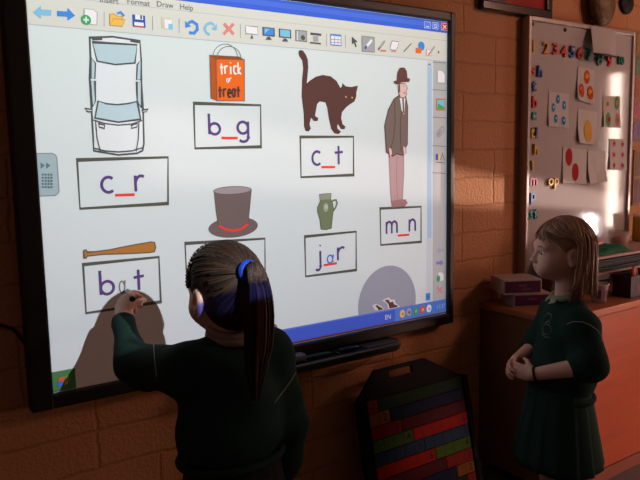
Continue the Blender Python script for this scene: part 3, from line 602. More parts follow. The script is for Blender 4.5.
fl = mat('flag_white', (.9, .9, .9), .9, 0)
def fcol(n, c): return mat('flag_'+n, c, .9, 0, .02)
d = Draw(); band(ZB+.0015, ZB+.0513, ink('start_green', (74, 132, 82)), .0015, .0555); d.done('start_button', 'green start button at the lower left corner')
icon(lambda d: (setattr(d, 'k', 6), d.fill([(58.8, 377.6), (64.6, 376), (63.6, 380.2), (58, 381.6)], ink('flag_red', (214, 92, 56))), d.fill([(57.8, 382.2), (63.2, 381), (62.4, 385), (57.2, 386.2)], ink('flag_blue', (70, 110, 220))), d.fill([(65.4, 376), (69, 374.8), (68.2, 378.6), (64.8, 379.9)], ink('flag_green', (110, 190, 90))), d.fill([(64.6, 380.8), (68, 379.4), (67, 383.6), (63.8, 384.8)], ink('flag_yellow', (220, 170, 70)))), 'start_icon')

# --- pen tray
tray = empty('pen_tray', (.63, WALLY, .570)); tag(tray, 'black pen tray fixed to the wall under the interactive whiteboard', 'tray')
TX0, TX1 = .37, 1.048; tz0 = .562
q = MB(); prof = [(WALLY-.001, .601), (-.012, .600), (-.022, .596), (-.055, .594), (-.068, .598), (-.076, .592), (-.074, .578), (-.064, .570), (WALLY-.001, .570)]
def extr(xa, xb, sc0, sc1, xm):
    n = len(prof); vs = []; secs = [(TX0, .55), (TX0+.012, .9), (TX0+.03, 1), (TX1-.03, 1), (TX1-.012, .9), (TX1, .55)]
    for x, s in secs: vs += [(x, WALLY-(WALLY-y)*(s if y < 0 else 1), .590+(z-.590)*(.6+.4*s)) for y, z in prof]
    fs = [(i*n+j, (i+1)*n+j, (i+1)*n+(j+1) % n, i*n+(j+1) % n) for i in range(len(secs)-1) for j in range(n)]
    fs += [tuple(range(n)), tuple(range((len(secs)-1)*n+n-1, (len(secs)-1)*n-1, -1))]; q.mesh(vs, fs, BLK)
extr(0, 0, 0, 0, 0); q.build('tray_body', tray)
q = MB(); q.tube([(TX0+.02, -.075, .5955), (.6, -.077, .596), (TX1-.02, -.075, .5955)], .004, GRY); q.build('front_rim', tray)
q = MB(); q.box((.968, -.036, .5965), (.13, .050, .006), GRY, bev=.002); q.build('button_panel', tray)
for cx_ in (.46, .56, .68, .80, .905):
    q = MB(); q.box((cx_, -.040, .5975), (.006, .042, .009), GRY, bev=.002); q.build('slot_divider', tray)
def marker(name, p0, p1, bodym, capm, label, group, parts=True):
    """a felt pen from tip p0 to end p1"""
    p0, p1 = np.array(p0, float), np.array(p1, float); a = (p1-p0)/np.linalg.norm(p1-p0); L = np.linalg.norm(p1-p0)
    r = empty(name, tuple(p0)); tag(r, label, 'pen', group)
    q = MB(); q.tube([p0+a*L*t for t in (.13, .16, .30, .86, .87)], [.0035, .0055, .0068, .0068, .006], bodym, 14); q.build('barrel', r)
    q = MB(); q.tube([p0, p0+a*L*.10, p0+a*L*.13], [.0012, .0022, .0036], capm, 10); q.build('nib', r)
    q = MB(); q.tube([p0+a*L*t for t in (.86, .875, .985, 1.0)], [.0064, .0072, .0072, .0058], capm, 14); q.build('end_cap', r); return r
er = empty('eraser', (.692-.06, -.04, .596)); tag(er, 'dark grey board eraser at the left end of the visible pen tray', 'eraser')
q = MB(); q.box((.632, -.042, .612), (.105, .034, .018), mat('eraser_grey', (.11, .105, .12), .5, .3), bev=.006); q.build('handle', er)
q = MB(); q.box((.632, -.042, .600), (.098, .030, .008), BLK, bev=.002); q.build('felt_pad', er)
marker('tray_pen', (.79, -.040, .6022), (.69, -.040, .6022), mat('pen_dark_green', (.006, .05, .028), .35, .4), mat('pen_cap_dark', (.02, .02, .022), .35, .4), 'green electronic pen lying in the black tray beside the grey eraser', 'pens in the tray')
marker('tray_pen', (.895, -.040, .6022), (.81, -.040, .6022), mat('pen_dark_blue', (.008, .016, .10), .35, .4), mat('pen_cap_dark', (.02, .02, .022), .35, .4), 'blue electronic pen lying in the black tray nearer its right end', 'pens in the tray')
def smooth_line(P, k=4):
    P = [2*P[0]-P[1]]+list(P)+[2*P[-1]-P[-2]]; o = []
    for i in range(1, len(P)-2):
        a, b, c, d = P[i-1:i+3]
        for t in np.linspace(0, 1, k, endpoint=False): o.append(.5*((2*b)+(c-a)*t+(2*a-5*b+4*c-d)*t*t+(3*b-a-3*c+d)*t**3))
    return o+[P[-2]]
# ------------------------------------------------------------------ magnetic whiteboard with its letters and cards
ALU = mat('aluminium_trim', (.42, .34, .32), .35, .5, .06, 30, metal=.4)
WBM = mat('whiteboard_enamel', (.46, .40, .395), .085, .55, .03, 6)
wl, wr = aty(527.3, 40)[0], aty(633.5, 60)[0]; wt = 1.672; wbz = .665; fwd = .016
wb = empty('magnetic_whiteboard', ((wl+wr)/2, WALLY, wbz)); tag(wb, 'white magnetic board with letters and cards on the wall above the red cabinet', 'whiteboard')
q = MB(); q.box(((wl+wr)/2, .012, (wt+wbz)/2), (wr-wl-.01, .022, wt-wbz-.01), WBM); q.build('panel', wb)
for (xa, xb, za, zb, nm) in ((wl, wl+fwd, wbz, wt, 'side_trim'), (wr-fwd, wr, wbz, wt, 'side_trim'), (wl+fwd, wr-fwd, wt-fwd, wt, 'top_trim'), (wl+fwd, wr-fwd, wbz, wbz+fwd, 'bottom_trim')):
    q = MB(); q.box(((xa+xb)/2, .010, (za+zb)/2), (xb-xa, .038, zb-za), ALU, bev=.003); q.build(nm, wb)
for u, v in ((532.3, 24), (565, 30)):
    p = aty(u, v); q = MB(); q.lathe((p[0], .0012, p[2]), [(.007, 0), (.007, .004), (.004, .006)], BLK, 12, axis=(0, -1, 0)); q.build('screw_cap', wb)
MG = {k: mat('magnet_'+k, c, .4, .4, .05) for k, c in dict(yellow=(.62, .36, .03), orange=(.66, .27, .03), red=(.55, .03, .03), blue=(.03, .12, .42), navy=(.02, .05, .25), green=(.01, .20, .13), teal=(.01, .22, .22), magenta=(.45, .03, .13)).items()}
def magnet(ch, u, v, hpx, m, name, label, sx=1.0, group=None, yy=0.0):
    p = aty(u, v); h = aty(u, v-hpx/2)[2]-aty(u, v+hpx/2)[2]
    q = MB(); q.text(ch, (p[0], -.0045, p[2]), h, MG[m], extrude=.0035, bold=.028, sx=sx)
    vs = np.array(q.v); c = (vs.min(0)+vs.max(0))/2; k = h/(vs[:, 2].max()-vs[:, 2].min()); q.v = [(p[0]+(a[0]-c[0])*k*sx, a[1], p[2]+(a[2]-c[2])*k) for a in q.v]
    o = q.build(name); tag(o, label, 'magnet', group); return o
NG = 'number magnets on the whiteboard'; LG = 'letter magnets on the whiteboard'
for ch, u, v, m, nm in (('1', 532.4, 46.3, 'yellow', 'yellow'), ('2', 545, 48, 'orange', 'orange yellow'), ('3', 554, 49, 'red', 'red'), ('4', 562.6, 51.3, 'red', 'red'), ('5', 571.2, 52, 'blue', 'blue'), ('6', 578.6, 53, 'red', 'red'), ('7', 588, 54.8, 'green', 'green'), ('8', 598.2, 59.5, 'green', 'green'), ('9', 608.3, 60.8, 'red', 'red'), ('10', 620, 60.8, 'green', 'green')):
    magnet(ch, u, v, 12 if ch != '10' else 8.5, m, 'number_magnet', f'{nm} number {ch} magnet in the top row of the whiteboard', 1.05, NG)
for ch, u, v, hp, m, lb in (('s', 531.4, 71.2, 9, 'red', 'red letter s magnet beside the blue h on the whiteboard'), ('h', 538.8, 71.5, 11.5, 'blue', 'blue letter h magnet beside the red s on the whiteboard'),
        ('t', 533, 86.3, 10.5, 'blue', 'blue letter t magnet below the letters sh'), ('b', 533.4, 102, 12, 'red', 'red letter b magnet above the teal c'), ('c', 532.8, 116, 8.5, 'teal', 'teal letter c magnet below the red b'),
        ('t', 531.4, 133, 11, 'yellow', 'yellow letter t magnet touching a dark blue l'), ('l', 535.2, 133, 11, 'navy', 'dark blue letter l magnet touching a yellow t'), ('h', 535, 149.3, 10.8, 'yellow', 'yellow letter h magnet above the yellow l'),
        ('l', 531.3, 165.6, 10, 'yellow', 'yellow letter l magnet above the magenta m'), ('m', 532.4, 181.5, 8, 'magenta', 'magenta letter m magnet left of the yellow o'), ('o', 549.6, 181.8, 8, 'yellow', 'yellow letter o magnet left of the yellow p'),
        ('p', 555.2, 183.3, 11, 'yellow', 'yellow letter p magnet right of the yellow o'), ('p', 531.8, 198.6, 11.5, 'blue', 'blue letter p magnet below the magenta m'), ('s', 529.8, 214.8, 8.5, 'teal', 'teal letter s magnet at the bottom, left of a teal t'), ('t', 534.4, 214, 10, 'teal', 'teal letter t magnet at the bottom, right of a teal s')):
    magnet(ch, u, v, hp, m, 'letter_magnet', lb, 1.0, LG)
CARD = mat('card_white', (.50, .44, .42), .6, .2, .04, 12)
def card(corners, name, label, dots=(), m=None, cat='picture card', group='picture cards on the whiteboard', curl=.006, y0=-.0015):
    """a paper card held to the board; its lower corners curl away a little"""
    m = m or CARD; P = [np.array(aty(*c)) for c in corners]   # tl tr br bl
    n = 6; q = MB(); vs = []; fs = []
    for i in range(n+1):
        for j in range(n+1):
            s, t = j/n, i/n; p = (P[0]*(1-s)+P[1]*s)*(1-t)+(P[3]*(1-s)+P[2]*s)*t
            vs.append((p[0], y0-curl*(t**3)*(.35+.65*abs(2*s-1)), p[2]))
    k = len(vs); vs += [(x, y+.0009, z) for x, y, z in vs]
    for i in range(n):
        for j in range(n):
            a = i*(n+1)+j; fs.append((a, a+n+1, a+n+2, a+1)); fs.append((k+a, k+a+1, k+a+n+2, k+a+n+1))
    q.mesh(vs, fs, m, False); o = q.build(name); tag(o, label, cat, group)
    for i, (u, v, rx, rz, col, extra) in enumerate(dots):
        c = aty(u, v); q = MB()
        def yv(x, z, o):
            t = np.clip((P[0][2]-z)/max(1e-4, P[0][2]-P[3][2]), 0, 1); s = np.clip((x-P[0][0])/max(1e-4, P[1][0]-P[0][0]), 0, 1); return y0-curl*(t**3)*(.35+.65*abs(2*s-1))-o
        def ring(cx, cz, ra, rb, o, st): return [(cx+ra*math.cos(R(a)), yv(cx+ra*math.cos(R(a)), cz+rb*math.sin(R(a)), o), cz+rb*math.sin(R(a))) for a in range(0, 360, st)]
        rx, rz = rx*1.3, rz*1.25; q.poly(ring(c[0], c[2], rx, rz, .0011, 20), col)
        if extra:
            for dx, dz, r2, cm in extra: q.poly(ring(c[0]+dx*rx, c[2]+dz*rz, r2*rx, r2*rz*.7, .0017, 30), cm)
        d_ = q.build('printed_disc', o)
    return o
PB = mat('print_blue', (.02, .22, .48), .7, .08); PL = mat('print_pale_blue', (.35, .5, .6), .7, .08); PO = mat('print_orange', (.50, .06, .012), .7, .08); PY = mat('print_yellow', (.62, .33, .05), .7, .08); PR = mat('print_red', (.36, .012, .012), .7, .08); PG = mat('print_green', (.12, .28, .12), .7, .08); PK = mat('print_pink', (.55, .2, .2), .7, .08); PM = mat('print_peach', (.62, .42, .3), .7, .08)
bx = [(.15, .1, .45, PL)]
card([(548.7, 91.5), (568.5, 94), (567.5, 128), (547.5, 126.3)], 'picture_card', 'white card with five blue discs on the whiteboard', [(u, v, .0085, .0135, PB, bx) for u, v in ((557.5, 99.3), (552.7, 107.6), (563.6, 105.4), (555, 118.7), (562.6, 120.8))])
ox = [(0, .1, .6, PY), (.1, -.1, .35, PR)]
card([(578, 66.5), (594.5, 70.2), (592, 104.5), (575.5, 99.6)], 'picture_card', 'white card with three orange-red fruit discs on the whiteboard', [(u, v, .014, .0215, PO, ox) for u, v in ((586.4, 77.2), (580.4, 90.6), (588.9, 92.9))], curl=.012)
card([(578, 108.8), (597, 112), (594.5, 145.4), (576.4, 142.5)], 'picture_card', 'white card with one yellow-orange disc on the whiteboard', [(587, 131, .020, .034, PY, [(0, 0, .7, mat('print_amber', (.6, .28, .03), .7, .08))])], curl=.014)
card([(603.3, 95.6), (620, 96.2), (619.3, 128), (602.6, 126.8)], 'picture_card', 'pale card with four round green and pink stickers on the whiteboard', [(607, 103.8, .013, .022, PM, [(0, 0, .5, PG)]), (616.4, 103, .013, .022, PG, [(0, 0, .5, PK)]), (607.4, 119.6, .014, .024, PG, [(.2, 0, .55, PR)]), (616.5, 119.8, .012, .022, PK, [(0, 0, .45, PG)])])
card([(563, 147.2), (586, 149.6), (585, 183.8), (561.6, 183)], 'picture_card', 'white card with two red discs on the whiteboard', [(568.6, 157, .0165, .028, PR, None), (574.6, 172, .0165, .028, PR, None)])
card([(587.8, 150.6), (605, 151), (604, 181.2), (586.8, 184)], 'picture_card', 'plain whitish card with a faint grey picture beside the red disc card', [(597, 167, .012, .022, mat('print_faint', (.55, .49, .47), .7, .08), None)], curl=.016)
card([(609.4, 138.6), (626.4, 139.2), (625.6, 170.4), (608.8, 169.8)], 'picture_card', 'pale card with six small red pictures on the whiteboard', [(u, v, .0085, .011, PK, [(0, 0, .6, PR)]) for u, v in ((613.6, 143.6), (622, 144.2), (613.2, 154.8), (621.8, 154.8), (613, 165.4), (621.4, 165.6))])
# sheet of paper hanging forward over the top trim
q = MB(); SHM = mat('paper_sheet', (.47, .41, .41), .6, .2, .03, 10); P = [np.array(aty(u, v, y)) for u, v, y in ((590.6, 25.3, -.0098), (616, 30.6, -.0098), (614.8, 57.2, -.03), (593.8, 53.8, -.05))]
n = 8; vs = []; fs = []
for i in range(n+1):
    for j in range(n+1):
        s, t = j/n, i/n; p = (P[0]*(1-s)+P[1]*s)*(1-t)+(P[3]*(1-s)+P[2]*s)*t; vs.append((p[0], p[1]-.012*math.sin(math.pi*s*.9)*t, p[2]))
k = len(vs); vs += [(x, y+.0012, z) for x, y, z in vs]
for i in range(n):
    for j in range(n):
        a = i*(n+1)+j; fs.append((a, a+n+1, a+n+2, a+1)); fs.append((k+a, k+a+1, k+a+n+2, k+a+n+1))
q.mesh(vs, fs, SHM, True); sh = q.build('paper_sheet'); tag(sh, 'blank sheet of paper hanging over the top right of the whiteboard', 'paper')
q = MB(); q.tube([P[3]-(0, .003, 0), (P[3]+P[2])/2-(0, .016, 0), P[2]-(0, .003, 0)], .004, mat('dark_green_strip', (.02, .035, .035), .4), 8); q.build('bottom_bar', sh)
# framed picture, upper right
pf = empty('framed_picture', tuple(aty(520, 5))); tag(pf, 'dark glossy framed red picture on the wall above the whiteboard', 'picture')
pc = [aty(484, 5.8), aty(553.5, 16.8)]; fx0, fx1 = pc[0][0], pc[1][0]; fz0 = (pc[0][2]+pc[1][2])/2-.008; fz1 = fz0+.34; yb = WALLY-.002
FRM = mat('frame_lacquer', (.02, .022, .026), .18, .6); fb = .03
for xa, xb, za, zb in ((fx0, fx1, fz0, fz0+fb), (fx0, fx1, fz1-fb, fz1), (fx0, fx0+fb, fz0+fb, fz1-fb), (fx1-fb, fx1, fz0+fb, fz1-fb)):
    q = MB(); q.box(((xa+xb)/2, yb-.012, (za+zb)/2), (xb-xa, .024, zb-za), FRM, bev=.004); q.build('frame_bar', pf)
q = MB(); pcol = [mat('picture_red', (.30, .02, .025), .12, .6, .4, 14), mat('picture_blue', (.05, .05, .09), .12, .6, .3, 12)]
q.box(((fx0+fx1)/2+.04, yb-.008, (fz0+fz1)/2), (fx1-fx0-2*fb-.08, .010, fz1-fz0-2*fb), pcol[0]); q.box((fx0+fb+.05, yb-.0085, (fz0+fz1)/2), (.10, .011, fz1-fz0-2*fb), pcol[1]); q.build('picture', pf)
# mottled hanging pouch and a round dark disc on the wall
po = empty('hanging_pouch', tuple(aty(600, 24))); tag(po, 'brown mottled woven pouch hanging above the sheet of paper on the whiteboard', 'ornament')
c0, c1 = aty(589.8, 5), aty(611.2, 5); cx_, hw = (c0[0]+c1[0])/2, (c1[0]-c0[0])/2; zb_ = aty(604, 27)[2]
pmt = mat('woven_brown', (.13, .060, .020), .5, .4, 1.0, 28, bump=1.0, bscale=60)
F = SDF(); F.ell((cx_, -.008, zb_+.085), (hw, .034, .088), k=.02); F.cap((cx_, -.004, zb_+.09), (cx_, -.002, zb_+.30), hw*.82, hw*.72, k=.03, sq=(1, .45, 1))
sdf_obj('pouch_body', F, (cx_-hw-.02, -.07, zb_-.02), (cx_+hw+.02, WALLY+.02, zb_+.34), .006, [pmt], po)
q = MB(); q.tube([(cx_, -.006, zb_+.34), (cx_, .0, zb_+.38), (cx_, WALLY-.001, zb_+.42)], .004, mat('cord_dark', (.03, .02, .014), .8)); q.build('hanging_cord', po)
c = aty(625, 3, WALLY); q = MB(); q.lathe((c[0], WALLY-.0005, c[2]), [(.046, 0), (.046, .010), (.042, .014), (.018, .016), (.010, .024), (.0, .026)], mat('dark_disc', (.016, .012, .012), .6, .2, .5, 30), 28, axis=(0, -1, 0)); tag(q.build('wall_disc'), 'small dark round disc on the wall right of the woven pouch', 'ornament')
q = MB(); q.tube(smooth_line([aty(u, v, WALLY-.004) for u, v in ((-22, 322), (-6, 324.5), (6, 326.5), (15, 331), (22, 340), (30, 352), (44, 372))]), .0035, BLK, 8); tag(q.build('cable'), 'thin dark cable running down the wall behind the left edge of the interactive whiteboard', 'cable')
# posters at the right edge
def poster(name, label, u0, v0, u1, v1, cols, ext):
    a, b = aty(u0, v0, WALLY), aty(u1, v1, WALLY); x0, z1, z0 = a[0], a[2], b[2]; x1 = x0+ext
    q = MB(); q.box(((x0+x1)/2, WALLY-.0035, (z0+z1)/2), (x1-x0, .005, z1-z0), mat('poster_border', (.30, .16, .07), .6)); o = q.build(name); tag(o, label, 'poster')
    n = len(cols)
    for i, c in enumerate(cols):
        q = MB(); za = z1-(z1-z0)*(i+.06)/n; zb = z1-(z1-z0)*(i+.94)/n; q.box(((x0+x1)/2, WALLY-.0065, (za+zb)/2), (x1-x0-.02, .002, za-zb), c); q.build('picture_panel', o)
    return o
V_ = lambda n, c: mat(n, c, .5, .3, .6, 45)
poster('poster', 'colourful poster cut by the right edge of the photo beside the whiteboard', 634.3, 32, 634.3, 142, [V_('poster_gold', (.30, .17, .05)), V_('poster_green', (.12, .20, .12)), V_('poster_orange', (.40, .10, .04)), V_('poster_pink', (.42, .10, .14)), V_('poster_violet', (.20, .12, .22))], .35)
poster('poster', 'dim reddish poster with dots below the colourful poster at the right edge', 633.2, 150, 633.2, 205, [V_('poster_tan', (.22, .10, .05)), V_('poster_plum', (.20, .07, .08))], .35)
# ------------------------------------------------------------------ number-bond stand leaning on the wall
n_lean = np.array((0, -1, .22)); n_lean /= np.linalg.norm(n_lean)
SBLK = mat('stand_black', (.006, .006, .0065), .7, .12, .15, 40)
TOPZ = .60; p0 = np.array((1.0, -.022, TOPZ)); tv = np.array((0, .22, 1.0)); tv /= np.linalg.norm(tv)      # up the slope
def sp_(u, v): p = atplane(u, v, p0, n_lean); return (p[0]-.018, float((p-p0) @ tv))
L0 = np.mean([sp_(355, 401)[0], sp_(372, 479)[0]]); R0 = np.mean([sp_(466.5, 377)[0], sp_(476, 440)[0]]); T0 = np.mean([sp_(356, 399)[1], sp_(466, 376)[1]])
li = np.mean([sp_(368.3, 400.5)[0], sp_(378.5, 478)[0]]); ri = np.mean([sp_(461, 377)[0], sp_(471.5, 440)[0]])
tb = -(p0[2]-.003)/tv[2]
def W3(x, t, o=0.): return p0+np.array((x-p0[0], 0, 0))+tv*t+n_lean*o
AX = Matrix(((1, 0, 0), (0, -n_lean[1], tv[1]), (0, -n_lean[2], tv[2]))).to_4x4()      # local x, outward(-y), up
stand = empty('number_stand', tuple(W3((L0+R0)/2, tb))); tag(stand, 'black stand holding rows of coloured number strips, leaning against the wall on the floor', 'number stand')
def slab(qb, x0, x1, t0, t1, o0, o1, m, bev=.0):
    qb.box(tuple(W3((x0+x1)/2, (t0+t1)/2, (o0+o1)/2)), (x1-x0, abs(o1-o0), t1-t0), m, ax=AX, bev=bev)
q = MB(); slab(q, L0, R0, tb, T0, 0, .012, SBLK, .002); q.build('back_board', stand)
q = MB(); slab(q, L0, li-.002, tb, T0, .010, .024, SBLK, .003); q.build('side_rail', stand)
q = MB(); slab(q, ri+.002, R0, tb, T0, .010, .024, SBLK, .003); q.build('side_rail', stand)
a1, a2, a3 = sp_(377, 369), sp_(426, 357.3), sp_(455, 375)
xa, xb = a1[0], a2[0]; zt = np.mean([a1[1], a2[1]]); b1, b2 = sp_(391, 371.5), sp_(414, 367)
ha = np.mean([sp_(391, 373)[1], sp_(414, 368)[1]])
q = MB(); o0, o1 = .0, .012
outer = [(L0, T0-.004), (R0, T0-.004), (R0-.03, T0+.006), (xb+.0, zt), (xa, zt)]; hx0, hx1, hz0, hz1 = b1[0], b2[0], ha-.012, ha+.012
inner = [(hx0, hz0), (hx1, hz0), (hx1, hz0+.012), (hx1, hz1), (hx0, hz1)]
for o in (o0, o1):
    for i in range(5):
        j = (i+1) % 5; q.poly([W3(*outer[i], o), W3(*outer[j], o), W3(*inner[j], o), W3(*inner[i], o)], SBLK)
for ring in (outer, inner):
    for i in range(5):
        j = (i+1) % 5; q.poly([W3(*ring[i], o0), W3(*ring[j], o0), W3(*ring[j], o1), W3(*ring[i], o1)], SBLK)
q.build('handle', stand)
NC = {k: mat('strip_'+k, tuple(.62*x for x in c), .7, .12, .12, 25) for k, c in dict(red=(.42, .03, .025), bright_red=(.62, .03, .02), orange=(.42, .15, .03), green=(.10, .24, .03), dark_green=(.018, .06, .03), blue=(.035, .085, .20), dark_blue=(.012, .03, .09), maroon=(.16, .02, .035)).items()}
INKD = mat('strip_ink', (.006, .006, .008), .6)
rows = [('red', 1, 'dark_green'), ('orange', 2, 'dark_blue'), ('red', 3, 'maroon'), ('green', 4, 'bright_red'), ('blue', 5, 'blue'), ('bright_red', 6, 'green'), ('maroon', 7, 'red'), ('dark_blue', 8, 'orange'), ('dark_green', 9, 'red')]
lt = [sp_(u, v)[1] for u, v in ((368.3, 400.5), (370, 413.7), (371.5, 426.8), (373.2, 440), (375, 453.3), (376.7, 466.3))]
pit = (lt[0]-lt[-1])/5; unit = (ri-li)/10
ordn = ['top', 'second', 'third', 'fourth', 'fifth', 'sixth', 'seventh', 'eighth', 'ninth']
def strip(x0, x1, t1, col, num, row, side):
    q = MB(); t0 = t1-pit*.94; slab(q, x0+.0012, x1-.0012, t0, t1, .0125, .0185, NC[col], .0015)
    k = round((x1-x0)/unit)
    for i in range(1, k): slab(q, x0+unit*i-.0006, x0+unit*i+.0006, t0+.003, t1-.003, .0184, .0189, INKD)
    o = q.build('number_strip'); side_ = 'left' if side == 0 else 'right'
    tag(o, f'{col.replace("_", " ")} number {num} strip at the {side_} of the {row} row of the black stand', 'number strip', 'coloured number strips on the stand')
    rm = Matrix(((1, 0, 0), (0, tv[1], n_lean[1]), (0, tv[2], n_lean[2])))
    q = MB(); q.text(str(num), tuple(W3(x1-unit*.5, (t0+t1)/2, .0189)), pit*.55, INKD, rotm=rm, bold=.02); q.build('printed_numeral', o)
for i, (ca, n, cb) in enumerate(rows):
    t1 = lt[0]-pit*i
    if t1-pit < tb+.03: break
    strip(li, li+unit*n, t1, ca, n, ordn[i], 0); strip(li+unit*n, ri, t1, cb, 10-n, ordn[i], 1)
# ------------------------------------------------------------------ red cabinet and what stands on it
CT = .644; CY = -.30; CX0 = 1.50; CX1 = 2.75
RW = mat('red_stained_wood', (.62, .115, .036), .34, .5, .18, 5, stretch=(1, 1, 6)); RWD = mat('red_wood_edge', (.62, .16, .045), .4, .5, .12, 6); RTOP = mat('red_wood_top', (.36, .11, .05), .42, .4, .15, 6)
BRW = mat('brown_side_wood', (.16, .07, .03), .5, .3, .2, 6)
cab = empty('cabinet', ((CX0+CX1)/2, -.14, 0)); tag(cab, 'low red wooden cabinet against the wall under the whiteboard', 'cabinet')
q = MB(); q.box(((CX0+CX1)/2, (CY+.012+WALLY-.003)/2, (.045+CT-.022)/2), (CX1-CX0-.004, WALLY-.003-CY-.012, CT-.022-.045), BRW); q.build('carcass', cab)
q = MB(); q.box(((CX0+CX1)/2, (CY-.004+WALLY-.003)/2, CT-.011), (CX1-CX0+.01, WALLY-.003-CY+.004, .022), RTOP, bev=.003); q.build('top_panel', cab)
q = MB(); q.box(((CX0+CX1)/2, CY-.002, CT-.013), (CX1-CX0+.01, .014, .026), RWD, bev=.004); q.build('top_edge', cab)
q = MB(); q.box((CX0+.006, CY+.004, .32), (.012, .014, CT-.05), RW); q.build('front_stile', cab)
for xa, xb in ((CX0+.012, 2.42), (2.424, CX1)):
    q = MB(); q.box(((xa+xb)/2, CY+.005, (.05+CT-.028)/2), (xb-xa, .016, CT-.028-.05), RW, bev=.002); o = q.build('door', cab)
    q = MB(); hx_ = xb-.04 if xa < 2 else xa+.04; q.lathe((hx_, CY-.003, .40), [(.006, 0), (.006, .012), (.013, .016), (.012, .022), (.0, .024)], ALU, 16, axis=(0, -1, 0)); q.build('knob', o)
q = MB(); q.box(((CX0+CX1)/2, CY+.006, .0225), (CX1-CX0, .016, .045), mat('plinth_pink', (.40, .12, .08), .4, .4)); q.build('plinth', cab)
# two wipes boxes at the left end, turned a little
PUR_ = mat('box_purple', (.075, .012, .055), .35, .4, .1, 20); BWH = mat('box_white_card', (.42, .33, .31), .5, .3, .05, 20); PTX = mat('box_print', (.22, .12, .15), .5)
def wipes_box(c, rz, size, label, txt):
    bx_ = empty('wipes_box', (c[0], c[1], c[2])); tag(bx_, label, 'box', 'white and purple boxes on the cabinet'); w_, d_, h_ = size
    q = MB(); q.box((c[0], c[1], c[2]+h_/2), (w_, d_, h_), BWH, rz=rz, bev=.002); q.build('carton', bx_)
    A = Matrix.Rotation(rz, 3, 'Z'); n_ = A @ Vector((0, -1, 0)); f0 = Vector(c)+n_*(d_/2+.0006)+Vector((0, 0, h_/2))
    q = MB(); q.box(tuple(f0), (w_*.93, .0012, h_*.78), PUR_, rz=rz); lb = q.build('label_panel', bx_)
    rm = A @ Matrix.Rotation(R(90), 3, 'X')
    q = MB()
    for i, s in enumerate(txt):
        q.text(s, tuple(f0+n_*.001+Vector((0, 0, h_*(.13-.26*i)))+(A @ Vector((.012*i, 0, 0)))), h_*.22, PTX, rotm=rm)
    q.build('lettering', lb)
wipes_box((1.612, -.085, CT), R(-27), (.14, .12, .047), 'lower white and purple box, at the left end of the red cabinet', ['wipes'])
wipes_box((1.575, -.072, CT+.0475), R(-27), (.14, .12, .052), 'upper white and purple box, stacked on another at the left end of the cabinet', ['baby', 'wipes'])
# two-tier paper tray with a green bag on top
pk = mat('tray_pinkish_card', (.42, .24, .20), .6, .3, .1, 12); dkp = mat('dark_papers', (.026, .020, .020), .6, .2, .4, 60, stretch=(.3, .3, 8)); grn = mat('green_cloth', (.018, .13, .065), .8, .2, .3, 12, bump=.4, bscale=60)
tx0, tx1, ty0, ty1, tz1 = 1.78, 2.50, -.20, -.008, .792
pt = empty('paper_tray', ((tx0+tx1)/2, -.10, CT)); tag(pt, 'wide dark paper tray with a pale top shelf on the cabinet behind the standing girl', 'tray')
q = MB(); q.box(((tx0+tx1)/2, (ty0+ty1)/2, tz1), (tx1-tx0, ty1-ty0, .010), pk, bev=.002); q.build('top_shelf', pt)
for x in (tx0+.005, tx1-.005):
    q = MB(); q.box((x, (ty0+ty1)/2+.005, (CT+tz1)/2), (.008, ty1-ty0-.012, tz1-CT-.010), BRW); q.build('side_panel', pt)
q = MB(); q.box(((tx0+tx1)/2, ty1-.004, (CT+tz1)/2), (tx1-tx0-.02, .006, tz1-CT-.012), BRW); q.build('back_panel', pt)
q = MB(); q.box(((tx0+tx1)/2, (ty0+ty1)/2, CT+.088), (tx1-tx0-.018, ty1-ty0-.012, .006), pk); q.build('middle_shelf', pt)
for i in range(6):
    q = MB(); q.box(((tx0+tx1)/2-.02+.012*(i % 3), (ty0+ty1)/2-.004*(i % 2), CT+.0950+.0073*i), (tx1-tx0-.09-.05*(i*7 % 3), ty1-ty0-.03-.018*(i*5 % 4)/3, .0045+.0024*(i % 2)), dkp, rz=0, bev=.001)
    o = q.build('paper_pile'); tag(o, 'dark papers, %s in the pile on the paper tray' % ('lowest', 'second from bottom', 'third from bottom', 'third from top', 'second from top', 'topmost')[i], 'papers', 'paper bundles in the tray')
def cloth(name, label, c, hx, hy, hz, m, seed, cat):
    r_ = np.random.default_rng(seed); n = 22; ph = r_.uniform(0, 6, 8); vs = []; fs = []
    for i in range(n+1):
        for j in range(n+1):
            s, t = 2*j/n-1, 2*i/n-1; e = (1-abs(s)**5)*(1-abs(t)**5)
            z = hz*e*(.72+.16*math.sin(3.1*s+ph[0]+1.5*t)+.12*math.sin(6*t+ph[1]-2*s)+.07*math.sin(11*s+4*t+ph[2]))
            vs.append((c[0]+hx*(s+.06*math.sin(4*t+ph[3])), c[1]+hy*(t+.05*math.sin(5*s+ph[4])), c[2]+max(z, .002)))
    k = len(vs); vs += [(x, y, c[2]) for x, y, z in vs]
    for i in range(n):
        for j in range(n):
            a = i*(n+1)+j; fs.append((a, a+1, a+n+2, a+n+1)); fs.append((k+a, k+a+n+1, k+a+n+2, k+a+1))
    for j in range(n):
        for a, b in ((j, j+1), ((n)*(n+1)+j+1, n*(n+1)+j), ((j+1)*(n+1), j*(n+1)), (j*(n+1)+n, (j+1)*(n+1)+n)): fs.append((b, a, k+a, k+b))
    q = MB(); q.mesh(vs, fs, m, True); return tag(q.build(name), label, cat)
cloth('cloth_bag', 'flat green cloth bag lying on top of the paper tray', (1.99, -.105, tz1+.0052), .140, .078, .034, grn, 3, 'bag')
q = MB(); q.box((1.93, -.105, tz1+.0445), (.13, .09, .012), mat('red_folder', (.50, .02, .03), .4, .4), rz=R(8), bev=.002); tag(q.build('red_book'), 'red book lying on the green cloth bag under the whiteboard', 'book')
